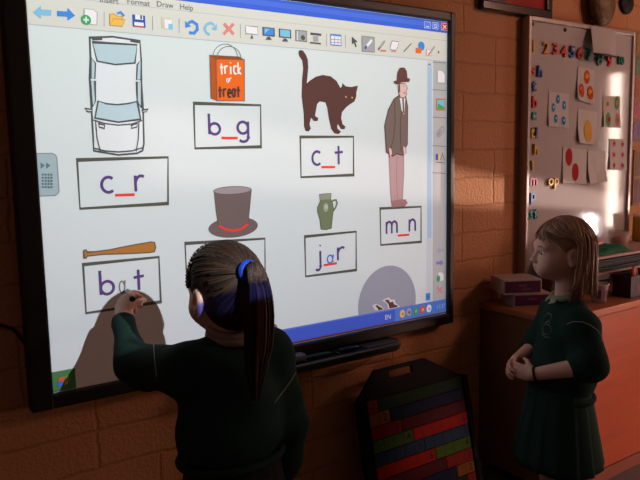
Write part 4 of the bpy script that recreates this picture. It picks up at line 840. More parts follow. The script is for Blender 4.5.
# clear tub with something red inside
tc_ = (2.190, -.085, tz1+.0055); tub = empty('clear_tub', tc_); tag(tub, 'pale see-through round tub with red contents on the paper tray', 'tub')
TUB = mat('frosted_plastic', (.62, .50, .48), .25, .4, .04, 10, alpha=.32)
q = MB(); q.lathe(tc_, [(.026, 0), (.036, .012), (.042, .036), (.042, .062), (.039, .064), (.038, .040), (.032, .013), (.0, .004)], TUB, 28, cap=False); q.build('tub_wall', tub)
q = MB(); q.ball((tc_[0], tc_[1], tc_[2]+.026), (.029, .029, .019), mat('red_contents', (.5, .09, .06), .5, .3, .4, 40)); q.build('contents', tub)
# yellow can, pot, dark purple box, tape roll
yc = (2.425, -.045, tz1+.0055); cn = empty('yellow_canister', yc); tag(cn, 'yellow canister with a pale rim standing on the paper tray', 'canister')
q = MB(); q.lathe(yc, [(.0, 0), (.034, 0), (.036, .006), (.036, .098), (.034, .102), (.0, .102)], mat('canister_yellow', (.50, .26, .03), .35, .4), 24); q.build('canister_body', cn)
q = MB(); q.lathe(yc, [(.034, .1025), (.038, .1025), (.038, .110), (.032, .112), (.0, .1125)], mat('canister_lid', (.65, .50, .40), .3), 24); q.build('lid', cn)
pc_ = atz(603.5, 303, CT); pc_[1] = max(pc_[1], CY+.06); 
pot = empty('white_pot', (pc_[0], pc_[1], CT)); tag(pot, 'small white tub with purple patches at the front of the cabinet top', 'pot')
q = MB(); q.lathe((pc_[0], pc_[1], CT), [(.0, 0), (.024, 0), (.031, .062), (.033, .064), (.033, .069), (.029, .069), (.023, .006), (0, .006)], mat('pot_white', (.45, .36, .36), .4), 24); pb_ = q.build('pot_body', pot)
q = MB()
for a0 in (195, 255, 315):
    v_ = []; 
    for (h, a) in [(.016, a0), (.016, a0+30), (.048, a0+30), (.048, a0)]:
        rr_ = .0246+.007*h/.062+.0006; v_.append((pc_[0]+rr_*math.cos(R(a)), pc_[1]+rr_*math.sin(R(a)), CT+h))
    q.poly(v_, mat('pot_purple', (.14, .05, .16), .4))
q.build('purple_patch', pot)
db = atz(625, 304, CT); dbc = (2.045, -.238); bxx = empty('storage_box', (dbc[0], dbc[1], CT)); tag(bxx, 'dark purple storage box at the front of the cabinet beside the white tub', 'box')
DPU = mat('dark_purple_card', (.05, .014, .03), .45, .3, .15, 25)
q = MB(); w_, d_, h_ = .15, .072, .080
q.box((dbc[0], dbc[1], CT+.002), (w_, d_, .004), DPU)
for dx, dy, sx_, sy_ in ((-w_/2+.002, 0, .004, d_), (w_/2-.002, 0, .004, d_), (0, -d_/2+.002, w_, .004), (0, d_/2-.002, w_, .004)): q.box((dbc[0]+dx, dbc[1]+dy, CT+h_/2), (sx_, sy_, h_), DPU)
q.build('box_body', bxx)
q = MB(); q.box((dbc[0]-.01, dbc[1]-d_/2-.0008, CT+.036), (.06, .0012, .022), mat('plum_print', (.14, .012, .03), .5)); q.build('printed_patch', bxx)
tr = empty('tape_roll', (dbc[0]+.01, dbc[1], CT+.070)); tag(tr, 'red-rimmed roll of tape standing in the dark purple box', 'tape roll')
q = MB(); A_ = [(.028+.010*math.cos(R(a)), .008*math.sin(R(a))) for a in range(0, 361, 30)]
q.lathe((dbc[0]+.012, dbc[1], CT+.066), A_, mat('tape_red', (.5, .09, .05), .35), 28, axis=(.35, -1, .2), cap=False); q.build('rim', tr)
q = MB(); q.lathe((dbc[0]+.012, dbc[1], CT+.066), [(.020, -.006), (.020, .006), (.014, .006), (.014, -.006), (.020, -.006)], mat('tape_grey', (.25, .22, .25), .4), 28, axis=(.35, -1, .2), cap=False); q.build('core', tr)
# ------------------------------------------------------------------ the two girls
SKIN = mat('skin', (.68, .39, .30), .5, .35, .06, 40, bump=.05, bscale=300); LIP = mat('lip', (.58, .27, .215), .45, .35); BROW = mat('eyebrow', (.30, .16, .10), .8)
EYEW = mat('eye_white', (.62, .56, .54), .25, .5); IRIS = mat('eye_iris', (.04, .045, .05), .2, .5)
SWT = mat('green_sweatshirt', (.008, .030, .024), .9, .15, .25, 30, bump=.35, bscale=420); SKT = mat('green_skirt', (.010, .038, .032), .85, .2, .2, 30, bump=.2, bscale=500, stretch=(3, 3, .4))
BLKC = mat('black_skirt', (.009, .009, .010), .85, .2, .2, 30); SOCK = mat('grey_sock', (.06, .06, .065), .9, .1); SHOE = mat('black_shoe', (.012, .011, .011), .35, .5)
PIPE = mat('pale_piping', (.30, .33, .31), .8)
def frame_pts(O, Fv, Lv):
    O, Fv, Lv = (np.array(x, float) for x in (O, Fv, Lv)); Fv = Fv/np.linalg.norm(Fv); Lv = Lv-Fv*np.dot(Lv, Fv); Lv /= np.linalg.norm(Lv); U = np.cross(Fv, Lv)
    return (lambda f, l, u=0.: O+Fv*f+Lv*l+U*u), np.stack([Fv, Lv, U], 1)
def head(F, H, B, s, s_ear=1.):
    E = lambda c, r, k=.012, op='u': F.ell(H(*[x*s for x in c]), [x*s for x in r], k, B, op)
    E((-.008, 0, .020), (.082, .067, .078)); E((.022, 0, -.022), (.058, .055, .058), .03); E((.047, 0, -.060), (.029, .028, .020), .025)
    for e in (-1, 1): E((.047, e*.031, -.032), (.026, .024, .021), .02); E((.062, e*.026, .022), (.018, .026, .010), .02)
    for e in (-1, 1): E((.081, e*.029, .000), (.0135, .0150, .0062), .010, 's')
    for e in (-1, 1): E((.0660, e*.029, .0088), (.0100, .0135, .0058), .003); E((.0650, e*.029, -.0102), (.0095, .0125, .0050), .003)
    F.cap(H(.077*s, 0, .003*s), H(.0925*s, 0, -.022*s), .006*s, .0082*s, .010)
    for e in (-1, 1): E((.083, e*.0085, -.026), (.009, .0065, .006), .006)
    E((.0718, 0, -.0442), (.0072, .0185, .0032), .006); E((.0702, 0, -.0525), (.0072, .0155, .0036), .006)
    for e in (-1, 1): F.cap(H(.0805*s, 0, -.0488*s), H(.0650*s, e*.0265*s, -.0400*s), .0014*s, .0014*s, .003, 's')
    for e in (-1, 1): E((.070, e*.0195, -.0455), (.008, .005, .0035), .005, 's')
    for e in (-1, 1):
        E((.058, e*.023, -.046), (.016, .012, .010), .02)
        E((-.012, e*.069, -.010), (.0175, .0080, .0265), .006); E((-.008, e*.0785, -.005), (.0105, .0082, .0180), .002, 's'); E((.001, e*.070, -.010), (.004, .005, .006), .004); E((-.004, e*.068, -.034), (.0075, .0055, .007), .006)
def face_mat(Hinv, s):
    def fm(C):
        q = Hinv(C)/s; f, l, u = q[:, 0], q[:, 1], q[:, 2]; r = np.zeros(len(C), int)
        r[(f > .066) & (np.abs(l) < .0190-np.abs(u+.0480)*.9) & (u > -.0560+np.abs(l)*.30) & (u < -.0415)] = 1
        r[(f > .05) & (np.abs(np.abs(l)-.030) < .0135) & (np.abs(u-(.0225-14*(np.abs(l)-.031)**2)) < .0025)] = 2
        return r
    return fm
def eyes(parent, H, B, s, Fv):
    for e in (-1, 1):
        q = MB(); c = H(.0640*s, e*.029*s, .0*s); q.ball(c, .0112*s, EYEW, 18); c2 = c+B @ np.array((.0072, -e*.0005, -.0005))*s; q.ball(c2, .0058*s, IRIS, 14); q.build('eye', parent)
def hand(F, W, d, n, left, s=1., curl=(.5, .75, .6), thumb=(.55, .6, .45), spread=.06, curls=None):
    """palm, four unequal fingers bent at their knuckles, and a thumb leaving the side of the palm"""
    W, d, n = (np.array(x, float) for x in (W, d, n)); d = d/np.linalg.norm(d); n = n-d*np.dot(n, d); n /= np.linalg.norm(n)
    sd = np.cross(n, d)*(1 if left else -1); B = np.stack([d, sd, n], 1); g = lambda a, b, c: W+(d*a+sd*b+n*c)*s
    F.ell(g(.030, 0, 0), (.034*s, .0265*s, .0125*s), .01, B); F.ell(g(.018, .012, .006), (.020*s, .012*s, .011*s), .01, B)
    for i, (off, ln) in enumerate(((.0195, .92), (.0065, 1.0), (-.0065, .94), (-.019, .76))):
        p = g(.053-.004*abs(i-1.2), off, .0); dirv = d+sd*(spread*(1.5-i)); dirv /= np.linalg.norm(dirv); a = 0.
        for j, (L, r0, r1) in enumerate(((.029, .0074, .0066), (.020, .0066, .0060), (.016, .0060, .0050))):
            a += (curls[i] if curls else curl)[j]; v = dirv*math.cos(a)+n*math.sin(a); p2 = p+v*L*ln*s
            F.cap(p, p2, r0*s*(1 if i < 3 else .88), r1*s*(1 if i < 3 else .88), .003); p = p2
    p = g(.016, .020, .004)
    for L, r0, r1, (x, y, z) in ((.026, .0095, .0078, (.62, thumb[0], thumb[1])), (.022, .0076, .0058, (.85, thumb[2]*.4, thumb[1]*1.2))):
        v = d*x+sd*y+n*z; v /= np.linalg.norm(v); p2 = p+v*L*s; F.cap(p, p2, r0*s, r1*s, .004); p = p2
def smooth_path(pts, k=4):
    P = [np.array(p, float) for p in pts]; P = [2*P[0]-P[1]]+P+[2*P[-1]-P[-2]]; o = []
    for i in range(1, len(P)-2):
        for t in np.linspace(0, 1, k, endpoint=False):
            a, b, c, d_ = P[i-1:i+3]; o.append(.5*((2*b)+(c-a)*t+(2*a-5*b+4*c-d_)*t*t+(3*b-a-3*c+d_)*t**3))
    return o+[P[-2]]
def strands(q, paths, m, r=.0022, n=5, tip=.25, root=.7, k=3):
    for p in paths:
        P = smooth_path(p, k); N = len(P); q.tube(P, [r*(root+(1-root)*min(1, 4*i/N))*(1 if i < N*.7 else 1-(1-tip)*(i-N*.7)/(N*.3)) for i in range(N)], m if not isinstance(m, list) else m[int(rng.integers(len(m)))], n)
def push_out(Fq, c, paths, off):
    """lift every point of the paths, outward from c, onto the hair's own surface"""
    c = np.array(c); P = np.array([p for q in paths for p in q]); D = P-c; D /= np.linalg.norm(D, axis=1)[:, None]
    o = np.array([x for q, x in zip(paths, off) for _ in q]) if not np.isscalar(off) else off
    for _ in range(8): P = P+D*np.maximum(o-Fq.ev(P), 0)[:, None]
    r = []; i = 0
    for q in paths: r.append(list(P[i:i+len(q)])); i += len(q)
    return r
def cast(o, uv, off=.0012):
    """where the line of sight meets a garment: used to lay seams and badges on its real surface"""
    me = o.data; L = world_loc(o); bv = BVHTree.FromPolygons([v.co+L for v in me.vertices], [tuple(p.vertices) for p in me.polygons]); out = []
    for u, v in uv:
        d = Vector(ray(u, v)).normalized(); h = bv.ray_cast(Vector(CAM), d)
        if h[0] is not None:
            nn = h[1] if h[1].dot(d) < 0 else -h[1]; out.append(np.array(h[0]+nn*off))
    return out
def densify(pts, n=6):
    o = []
    for a, b in zip(pts[:-1], pts[1:]): o += [(a[0]+(b[0]-a[0])*i/n, a[1]+(b[1]-a[1])*i/n) for i in range(n)]
    return o+[pts[-1]]
def piping(o, px, name='piping', r=.0011, m=PIPE, closed=False):
    q = MB(); pts = cast(o, densify(px+([px[0]] if closed else [])), r*.6)
    if len(pts) > 2:
        q.tube(pts, r, m, 6); return q.build(name, o)
def shoe(parent, T, B, l, ankle, name='shoe'):
    F = SDF(); F.ell(T(.035, l, .028), (.080, .034, .030), .02, B); F.ell(T(-.02, l, .035), (.036, .031, .036), .02, B); F.plane(T(0, l, .002), (0, 0, -1), .003)
    a = np.array(T(.02, l, .03)); return sdf_obj(name, F, a-.13, a+.13, .005, [SHOE], parent)[0]
def wrinkle(amp, f1, seed):
    ph = np.random.default_rng(seed).uniform(0, 6, 6)
    return lambda P: amp*(np.sin(P[:, 2]*f1+P[:, 0]*f1*.5+ph[0])*np.sin(P[:, 0]*f1*.6-P[:, 1]*f1*.7+ph[1])+.5*np.sin(P[:, 2]*f1*1.9+P[:, 1]*f1+ph[2]))
class Cloth(SDF):
    def __init__(s, amp=.0025, f=46, seed=1): SDF.__init__(s); s.w = wrinkle(amp, f, seed)
    def ev(s, P): return SDF.ev(s, P)+s.w(P)
def skirt(name, parent, T, z0, z1, rf0, rl0, rf1, rl1, npl, m, cf=0.):
    N = npl*8; K = 12; vs = []; fs = []
    for lay in (0, 1):
        for i in range(K+1):
            t = i/K; z = z1+(z0-z1)*t
            for j in range(N):
                a = 2*math.pi*j/N; w = (j % 8)/8; pl = (w-.5)*(.002+.0075*t); cr = 1-.004*lay/.1
                rf = (rf0+(rf1-rf0)*t**.9+pl)*cr; rl = (rl0+(rl1-rl0)*t**.9+pl)*cr
                vs.append(T(cf+rf*math.cos(a), rl*math.sin(a), z+.004*math.sin(3*a)*t))
    S = (K+1)*N
    for i in range(K):
        for j in range(N):
            a, b = i*N+j, i*N+(j+1) % N; fs.append((a, b, b+N, a+N)); fs.append((S+a, S+a+N, S+b+N, S+b))
    for j in range(N):
        b = K*N; fs.append((b+j, b+(j+1) % N, S+b+(j+1) % N, S+b+j)); fs.append((j, S+j, S+(j+1) % N, (j+1) % N))
    q = MB(); q.mesh(vs, fs, m, True); return q.build(name, parent)

# ---- the girl writing: seen from behind, left arm raised to the screen
hc1 = np.array((.237, -.452, .921)); s1 = .965
H1, B1 = frame_pts(hc1, (-.06, 1, -.12), (-1, -.06, 0)); T1, BT1 = frame_pts((.240, -.458, 0), (-.05, 1, 0), (-1, -.05, 0))
Wp = aty(123.3, 315.5, -.118); kd = aty(122.6, 294.5, -.062)-Wp
F = SDF(); head(F, H1, B1, s1)
F.cap(H1(-.018, 0, -.04), T1(-.012, 0, .79), .035, .037, .02); F.ell(T1(-.005, 0, .72), (.060, .088, .095), .03, BT1); F.ell(T1(0, 0, .58), (.072, .095, .10), .04, BT1)
eb1 = np.array((.106, -.272, .757)); sh1 = T1(0, .095, .785)
F.cap(sh1, eb1, .034, .027, .015); F.cap(eb1, Wp, .026, .017, .012)
n1 = np.array((.78, .50, -.12))
hand(F, Wp, kd, n1, True, 1.0, curls=((.75, .9, .5), (.85, 1.0, .7), (1.0, 1.15, .8), (1.1, 1.2, .8)), thumb=(.5, .75, .2), spread=.02)
er1, wr1 = np.array((.358, -.480, .635)), np.array((.358, -.465, .515))
F.cap(T1(-.01, -.088, .785), er1, .034, .027, .015); F.cap(er1, wr1, .025, .017, .012); hand(F, wr1, (.0, .10, -1), (-1, .2, 0), False, .85, (.25, .35, .3), (.5, .4, .3))
for e in (-1, 1):
    F.cap(T1(0, e*.045, .52), T1(.005, e*.043, .27), .055, .036, .03); F.cap(T1(.005, e*.043, .27), T1(-.008, e*.042, .06), .036, .022, .02); F.ell(T1(.02, e*.042, .03), (.055, .024, .022), .02, BT1)
inv = lambda Hc, B: (lambda C: (C-Hc) @ B)
girl1, V, Q = sdf_obj('person', F, (.02, -.66, 0), (.47, -.005, 1.03), .0029, [SKIN, LIP, BROW], None, face_mat(inv(hc1, B1), s1), org=(.24, -.458, 0))
tag(girl1, 'girl with long ponytail and dark green sweatshirt, back turned, writing on the interactive whiteboard', 'person')
eyes(girl1, H1, B1, s1, None)
C1 = Cloth(.0022, 44, 4)
C1.ell(T1(-.005, .006, .715), (.086, .108, .115), .03, BT1); C1.ell(T1(-.005, .006, .640), (.090, .112, .085), .03, BT1); C1.cap(T1(-.008, .085, .788), T1(-.008, -.085, .788), .047, None, .03); C1.cap(T1(-.012, .03, .806), T1(-.012, -.03, .806), .036, None, .02)
C1.plane((0, 0, .588), (0, 0, -1), .012)
C1.cap(T1(-.005, .10, .785), eb1+(.004, 0, .002), .049, .039, .03); C1.ell(eb1+(.012, -.035, -.010), (.041, .050, .038), .03); C1.cap(eb1, Wp-(kd/np.linalg.norm(kd))*.034, .037, .026, .02)
cf_ = Wp-(kd/np.linalg.norm(kd))*.010
C1.cap(T1(-.012, -.088, .780), er1+(.002, 0, 0), .046, .040, .025); C1.cap(er1, wr1+(0, -.004, .03), .040, .034, .02); C1.cap(wr1+(0, -.003, .040), wr1+(0, 0, .010), .030, .027, .006)
sw1, _, _ = sdf_obj('sweatshirt', C1, (.0, -.68, .46), (.48, -.02, .88), .005, [SWT], girl1)
q = MB(); q.tube([T1(-.005+.086*math.cos(a), .006+.1075*math.sin(a), .595) for a in np.linspace(0, 2*math.pi, 33)], .0085, SWT, 8); q.build('hem_band', sw1)
q = MB(); ax_ = kd/np.linalg.norm(kd); q.lathe(tuple(Wp-ax_*.036), [(.024, 0), (.0275, .004), (.0265, .020), (.0235, .024), (.019, .022)], SWT, 18, axis=tuple(ax_)); q.build('cuff', sw1)
piping(sw1, [(153, 334), (153.6, 345), (155, 360), (157, 377)]); piping(sw1, [(296.5, 371), (292, 379), (284, 390), (274, 403)])
q = MB(); POLO = mat('polo_collar', (.30, .22, .19), .8, .2, .1, 60)
ck = T1(-.013, 0, .850); q.tube([ck+BT1 @ np.array((.041*math.cos(a), .042*math.sin(a), .006*math.cos(a))) for a in np.linspace(0, 2*math.pi, 29)], .0095, POLO, 10); q.tube([ck+BT1 @ np.array((.044*math.cos(a), .045*math.sin(a), -.010+.006*math.cos(a))) for a in np.linspace(0, 2*math.pi, 29)], .0085, POLO, 10); q.build('polo_collar', girl1)
PSH = mat('polo_shirt', (.34, .19, .18), .8, .2, .1, 40)
Fp = Cloth(.002, 40, 9); Fp.ell(T1(-.004, -.004, .60), (.087, .110, .075), .02, BT1); Fp.plane((0, 0, .566), (.16, -.12, -1), .006); sdf_obj('polo_shirt', Fp, (.08, -.60, .5), (.40, -.32, .69), .006, [PSH], girl1)
skirt('skirt', girl1, T1, .30, .600, .078, .098, .115, .135, 14, BLKC)
for e in (-1, 1):
    shoe(girl1, T1, BT1, e*.042, None); q = MB(); q.tube([T1(-.006, e*.042, .055), T1(-.002, e*.0425, .13), T1(.002, e*.043, .20)], [.027, .031, .036], SOCK, 14); q.build('sock', girl1)
HR1 = [mat('brown_hair', (.032, .0165, .010), .6, .22, .3, 60), mat('brown_hair_light', (.058, .030, .017), .6, .22, .3, 60), mat('brown_hair_dark', (.020, .011, .008), .6, .22, .3, 60)]
Fh = SDF(); ce = (-.008, 0, .020)
Fh.ell(H1(*[x*s1 for x in ce]), [x*s1 for x in (.087, .0715, .083)], .01, B1); Fh.ell(H1(-.035*s1, 0, -.035*s1), [x*s1 for x in (.050, .056, .045)], .02, B1); nrm = B1 @ np.array((1, 0, -.86)); Fh.plane(H1(.012*s1, 0, 0), nrm, .006)
for e in (-1, 1): Fh.ell(H1(-.010*s1, e*.074*s1, -.012*s1), (.021, .014, .029), .008, B1, 's')
hair1, _, _ = sdf_obj('hair', Fh, hc1-.12, hc1+.13, .004, [HR1[2]], girl1)
tie = np.array((-.097, 0, .040)); E3 = np.array((.0885, .073, .0845))
q = MB(); paths = []; tdir = (tie-ce)/E3; tdir /= np.linalg.norm(tdir)
for i in range(300):
    a = 2*math.pi*(i+rng.uniform(-.4, .4))/190; b = rng.uniform(.0, .5)
    # hairline point: on the slanted ring, pushed back at random so strands start all over the head
    w = np.array((0., math.cos(a), math.sin(a))); hl = np.array((.012/.0885+.86*w[2]*.70, w[1], w[2])); hl /= np.linalg.norm(hl)
    if w[2] < .12 and w[2] > -.75 and hl[0] > -.34: hl = np.array((-.34-.1*rng.uniform(), hl[1], hl[2])); hl /= np.linalg.norm(hl)
    pth = []
    for t in np.linspace(b, 1, 7):
        v = hl*(1-t)+tdir*t; v /= np.linalg.norm(v); pth.append(H1(*((ce+v*E3*(1.004+.012*math.sin(math.pi*t)*rng.uniform(.3, 1)+.02*t**4))*s1)))
    paths.append(pth)
paths = push_out(Fh, H1(*(np.array(ce)*s1)), paths, list(rng.uniform(.0002, .0030, len(paths)))); strands(q, paths, HR1, .0022, 5, .7, .6, 2); q.build('pulled_back_strands', hair1)
q = MB(); paths = []
for i in range(150):
    a = rng.uniform(0, 2*math.pi); r_ = math.sqrt(rng.uniform(0, 1)); dy, dz = r_*math.cos(a), r_*math.sin(a); el = rng.uniform(.82, 1.0)
    P_ = [(tie[0]+.004, dy*.010, tie[2]+dz*.010), (tie[0]-.020, dy*.017, tie[2]+.006+dz*.016), (tie[0]-.036+dz*.012, dy*.025, tie[2]-.030), (tie[0]-.036+dz*.019, dy*.031, tie[2]-.085), (tie[0]-.030+dz*.019, dy*.029+.002, tie[2]-.15), (tie[0]-.022+dz*.013, dy*.017+.004, tie[2]-.215*el), (tie[0]-.020+dz*.006, dy*.008+.005, tie[2]-.250*el)]
    paths.append([hc1+B1[:, 0]*f*s1+B1[:, 1]*l*s1+np.array((0, 0, 1))*u*s1 for f, l, u in P_])
PT = [mat('ponytail_hair', (.085, .034, .020), .6, .22, .3, 60), HR1[0], HR1[2], HR1[2]]
strands(q, paths, PT, .0030, 5, .3, .8, 3); q.build('ponytail', hair1)
q = MB(); tp = H1(*((tie+(-.006, 0, .002))*s1)); tx_ = B1 @ np.array((-1, 0, .12)); A_ = [(.0165+.007*math.cos(a), .009*math.sin(a)) for a in np.linspace(0, 2*math.pi, 13)]
q.lathe(tuple(tp), A_, mat('blue_scrunchie', (.012, .06, .48), .6, .3, .2, 90, bump=.4), 22, axis=tuple(tx_), cap=False); tag(q.build('hair_tie', hair1), 'bright blue hair tie')
q = MB(); BDK = mat('hairband_dark', (.05, .025, .02), .5, .4); BDL = mat('hairband_beads', (.34, .22, .20), .4, .5)
arcp = [ce+np.array((.030+.010*math.sin(a), .0755*math.cos(a)*.985, .0875*math.sin(a)*.985+.0)) for a in np.linspace(R(-2), R(182), 41)]
bp_ = push_out(Fh, H1(*(np.array(ce)*s1)), [[H1(*((np.array(ce)+(p-ce)*.93)*s1)) for p in arcp]], .0022)[0]; q.tube(bp_, .0036, BDK, 8)
for i, p in enumerate(arcp[1:-1]):
    for e in (-1, 1): w_ = bp_[i+1]-H1(*(np.array(ce)*s1)); q.ball(tuple(bp_[i+1]+w_/np.linalg.norm(w_)*.0022+B1 @ np.array((e*.0030*(1 if i % 2 else .5), 0, 0))), .0022, BDL if i % 2 else BDK, 8)
tag(q.build('hairband', hair1), 'beaded dark hairband')
# the pen in her hand
tipw = aty(126.5, 289.5, -.0012); endw = aty(132.6, 299.2, -.118)
marker('writing_pen', tipw, endw, mat('pen_silver', (.28, .27, .25), .35, .5), mat('pen_cap_dark', (.02, .02, .022), .35, .4), 'dark-ended electronic pen held against the screen in the writing girl\'s hand', None)

# ---- the girl watching: stands at the right, facing left, hands clasped
Fv2, Lv2 = np.array((-.845, .535, 0)), np.array((-.535, -.845, 0))
T2, BT2 = frame_pts((1.278, -.475, 0), Fv2, Lv2); hc2 = T2(.001, 0, .904); s2 = .905
H2, B2 = frame_pts(hc2, (-.83, .555, .0), (-.555, -.83, .03))
F = SDF(); head(F, H2, B2, s2)
F.cap(H2(-.020, 0, -.04), T2(-.016, 0, .73), .033, .036, .02); F.ell(T2(-.022, 0, .65), (.052, .080, .095), .03, BT2); F.ell(T2(-.010, 0, .50), (.066, .080, .09), .04, BT2)
eL, wL = T2(-.028, .134, .616), T2(.098, .060, .571); eR, wR = T2(.006, -.130, .613), T2(.108, -.052, .578)
F.cap(T2(-.02, .09, .705), eL, .032, .026, .015); F.cap(eL, wL, .0265, .0175, .012); F.cap(T2(-.02, -.09, .705), eR, .032, .026, .015); F.cap(eR, wR, .026, .0175, .012)
b_ = lambda x: BT2 @ np.array(x, float)
hand(F, wL, b_((.62, -.78, -.02)), b_((-.52, -.72, -.15)), True, .84, (.30, .55, .45), (.55, .35, .5), .03)
hand(F, wR, b_((.70, .62, -.22)), b_((-.55, .62, -.20)), False, .84, (.35, .55, .45), (.55, .35, .5), .03)
for e in (-1, 1):
    F.cap(T2(0, e*.043, .46), T2(.004, e*.043, .25), .05, .034, .03); F.cap(T2(.004, e*.043, .25), T2(-.008, e*.043, .06), .034, .022, .02); F.ell(T2(.02, e*.043, .03), (.055, .024, .022), .02, BT2)
a_ = T2(0, 0, 0)
girl2, V, Q = sdf_obj('person', F, (a_[0]-.24, a_[1]-.22, 0), (a_[0]+.24, a_[1]+.24, 1.02), .0027, [SKIN, LIP, BROW], None, face_mat(inv(hc2, B2), s2), org=(a_[0], a_[1], 0))
tag(girl2, 'girl with long loose light brown hair, hands clasped, standing before the red cabinet', 'person')
eyes(girl2, H2, B2, s2, None)
C2 = Cloth(.0024, 42, 11)
C2.ell(T2(-.018, 0, .642), (.077, .102, .118), .03, BT2); C2.ell(T2(-.008, 0, .550), (.094, .102, .092), .04, BT2); C2.cap(T2(-.020, .078, .716), T2(-.020, -.078, .716), .043, None, .03); C2.cap(T2(-.020, .03, .744), T2(-.020, -.03, .744), .036, None, .02)
C2.plane((0, 0, .482), (0, 0, -1), .014)
C2.cap(T2(-.026, .088, .706), eL, .046, .042, .03); C2.ell(eL+b_((-.004, .0, .004)), (.043, .040, .041), .02, BT2); C2.cap(eL, T2(-.012, .118, .604), .041, .034, .015)
C2.cap(T2(-.02, -.092, .702), eR, .050, .046, .03); C2.cap(eR, T2(.040, -.112, .603), .043, .036, .015)
sw2, _, _ = sdf_obj('sweatshirt', C2, (a_[0]-.24, a_[1]-.24, .45), (a_[0]+.24, a_[1]+.24, .80), .005, [SWT], girl2)
q = MB(); q.tube([T2(-.008+.0845*math.cos(a), .0925*math.sin(a), .490) for a in np.linspace(0, 2*math.pi, 33)], .0085, SWT, 8); q.build('hem_band', sw2)
piping(sw2, [(567, 324), (574, 321.6), (582, 322), (590, 325), (597, 330), (601, 336), (602, 342)])
CRM = mat('crest_thread', (.20, .24, .22), .8); q = MB()
for pl in ([(547+4.2*math.cos(a), 329.5+5.2*math.sin(a)) for a in np.linspace(0, 2*math.pi, 13)], [(545, 317), (548, 313), (552, 315), (551, 320), (546, 322), (549, 326)], [(543.5, 324), (547, 321.5), (551, 323)], [(542, 333), (545, 337), (550, 337.5)]):
    pts = cast(sw2, densify(pl, 3), .0008)
    if len(pts) > 2: q.tube(pts, .0009, CRM, 5)
tag(q.build('crest', sw2), 'pale stitched school crest')
q = MB(); PLC = mat('pale_green_collar', (.24, .28, .18), .8, .2, .1, 60); ck = T2(-.016, 0, .784)
q.tube([ck+BT2 @ np.array((.040*math.cos(a), .041*math.sin(a), -.012*math.cos(a))) for a in np.linspace(0, 2*math.pi, 29)], .0095, PLC, 10)
for e in (-1, 1):
    v_ = [ck+BT2 @ np.array(x) for x in ((.040, e*.003, -.004), (.034, e*.028, .002), (.047, e*.030, -.016), (.057, e*.012, -.022))]; q.poly(v_, PLC); q.poly([v+BT2 @ np.array((.002, 0, -.003)) for v in v_][::-1], PLC)
q.build('polo_collar', girl2)
skirt('skirt', girl2, T2, .292, .530, .080, .092, .126, .130, 15, SKT)
for e in (-1, 1):
    shoe(girl2, T2, BT2, e*.043, None); q = MB(); q.tube([T2(-.006, e*.043, .055), T2(-.002, e*.043, .12), T2(.002, e*.043, .18)], [.027, .031, .035], SOCK, 14); q.build('sock', girl2)
q = MB(); wa = (wL-eL)/np.linalg.norm(wL-eL); wc = wL-wa*.006; e1 = np.cross(wa, (0, 0, 1)); e1 /= np.linalg.norm(e1); e2 = np.cross(wa, e1)
q.tube([wc+(e1*math.cos(a)+e2*math.sin(a))*.0205 for a in np.linspace(0, 2*math.pi, 25)], .0035, mat('wristband_dark', (.012, .01, .01), .5), 8); tag(q.build('wristband', girl2), 'thin dark wristband')
HR2 = [mat('fair_hair', (.27, .145, .082), .42, .5, .25, 60), mat('fair_hair_light', (.36, .21, .125), .4, .5, .25, 60), mat('fair_hair_dark', (.17, .09, .052), .45, .45, .25, 60)]
Fh = SDF(); Fh.ell(H2(*[x*s2 for x in ce]), [x*s2 for x in (.089, .074, .085)], .01, B2); Fh.ell(H2(-.045*s2, 0, -.045*s2), [x*s2 for x in (.046, .066, .075)], .02, B2); Fh.plane(H2(.014*s2, 0, 0), B2 @ np.array((1, 0, -.80)), .006)
for e in (-1, 1): Fh.ell(H2(-.006*s2, e*.078*s2, -.012*s2), (.022, .016, .030), .008, B2, 's')
hair2, _, _ = sdf_obj('hair', Fh, hc2-.15, hc2+.15, .004, [HR2[0]], girl2)
q = MB(); paths = []; E4 = np.array((.0915, .0785, .089)); part = np.array((.10, .0, 1.0))
def shell(v, k=1.): v = np.array(v, float); v /= np.linalg.norm(v); return ce+v*E4*k
up = np.array((0, 0, 1.0))
def toW(p): return H2(*(np.array(p)*s2))
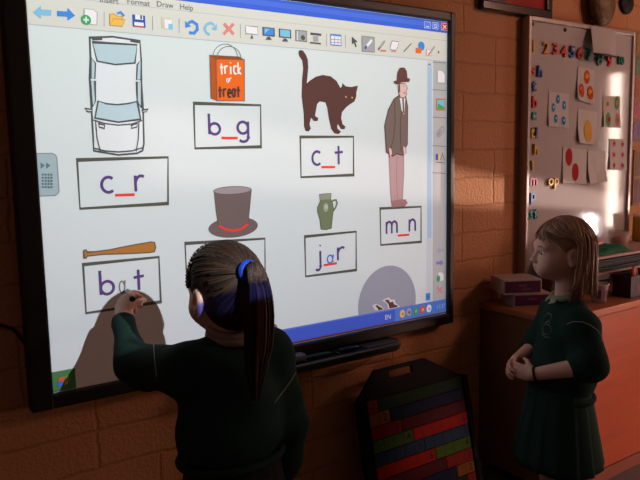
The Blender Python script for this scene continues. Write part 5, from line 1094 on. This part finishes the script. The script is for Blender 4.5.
for i in range(250):
    a = rng.uniform(R(-178), R(178)); a = math.copysign(max(abs(a), R(96)+rng.uniform(0, 6)*.02), a)     # behind the ears all round the back
    k = rng.uniform(.99, 1.05); end = -.128+rng.uniform(-.018, .018); v0 = np.array((.35*math.cos(a)*0+rng.uniform(-.2, .35), .10*math.sin(a)+rng.uniform(-.03, .03), 1.))
    ev = np.array((math.cos(a), math.sin(a), 0.)); pth = [shell(v0, k)]
    for t in (.25, .5, .75, 1.0):
        v = v0/np.linalg.norm(v0)*(1-t)+ev*t+np.array((0, 0, .25*t*(1-t))); pth.append(shell(v, k))
    b = pth[-1]; fr = .93+.10*rng.uniform()
    for z in (-.03, -.075, end): pth.append(np.array((b[0]*fr+(.010 if abs(a) < R(125) else -.004)*(-z/.12), b[1]*(.99-.25*max(0, -z-.03)/.1*rng.uniform(.2, 1)), z)))
    paths.append([toW(p) for p in pth])
for i in range(260):       # from the parting, over the forehead's corner and tucked behind the ear
    e = 1 if i % 2 else -1; k = rng.uniform(1.0, 1.035); w = rng.uniform(0, 1); st = .62-.75*w+rng.uniform(-.06, .06)
    pth = [shell((st, .02*e+rng.uniform(-.02, .02), 1), k), shell((st+.42*(1-w), .36*e, .85), k), shell((.74-.72*w, .72*e, .60-.05*w), k), shell((.42-.58*w, .92*e, .40+.02*w), k*1.01), shell((-.02-.30*w, .99*e, .24), k*1.015), (-.032-.012*w, e*(.074+.004*w), -.020), (-.028-.012*w, e*.075, -.060), (-.018+rng.uniform(-.014, .026), e*(.066+.014*rng.uniform()), -.126+rng.uniform(-.02, .022))]
    paths.append([toW(p) for p in pth])
for i in range(34):        # loose fringe
    e = 1 if i % 2 else -1; o = rng.uniform(.15, .95); k = 1.0+rng.uniform(0, .035)
    pth = [shell((.45, .03*e, 1), k), shell((.80, o*.45*e, .78), k), shell((.92, o*e*.85, .50), k), shell((.86-.25*o, o*e*1.15, .26+rng.uniform(-.10, .12)), k*1.0)]
    paths.append([toW(p) for p in pth])
paths = push_out(Fh, H2(*(np.array(ce)*s2)), paths, list(rng.uniform(.0004, .0040, len(paths)))); strands(q, paths, HR2, .0024, 5, .25, .6, 3); q.build('loose_strands', hair2)
vs_ = sc.view_settings; sc.display_settings.display_device = 'sRGB'
vs_.view_transform = 'Standard'; vs_.look = 'None'; vs_.gamma = 1.0; vs_.exposure = 0.0; vs_.use_curve_mapping = False
sc.cycles.max_bounces = 6; sc.cycles.sample_clamp_indirect = 3.0; sc.cycles.use_denoising = True
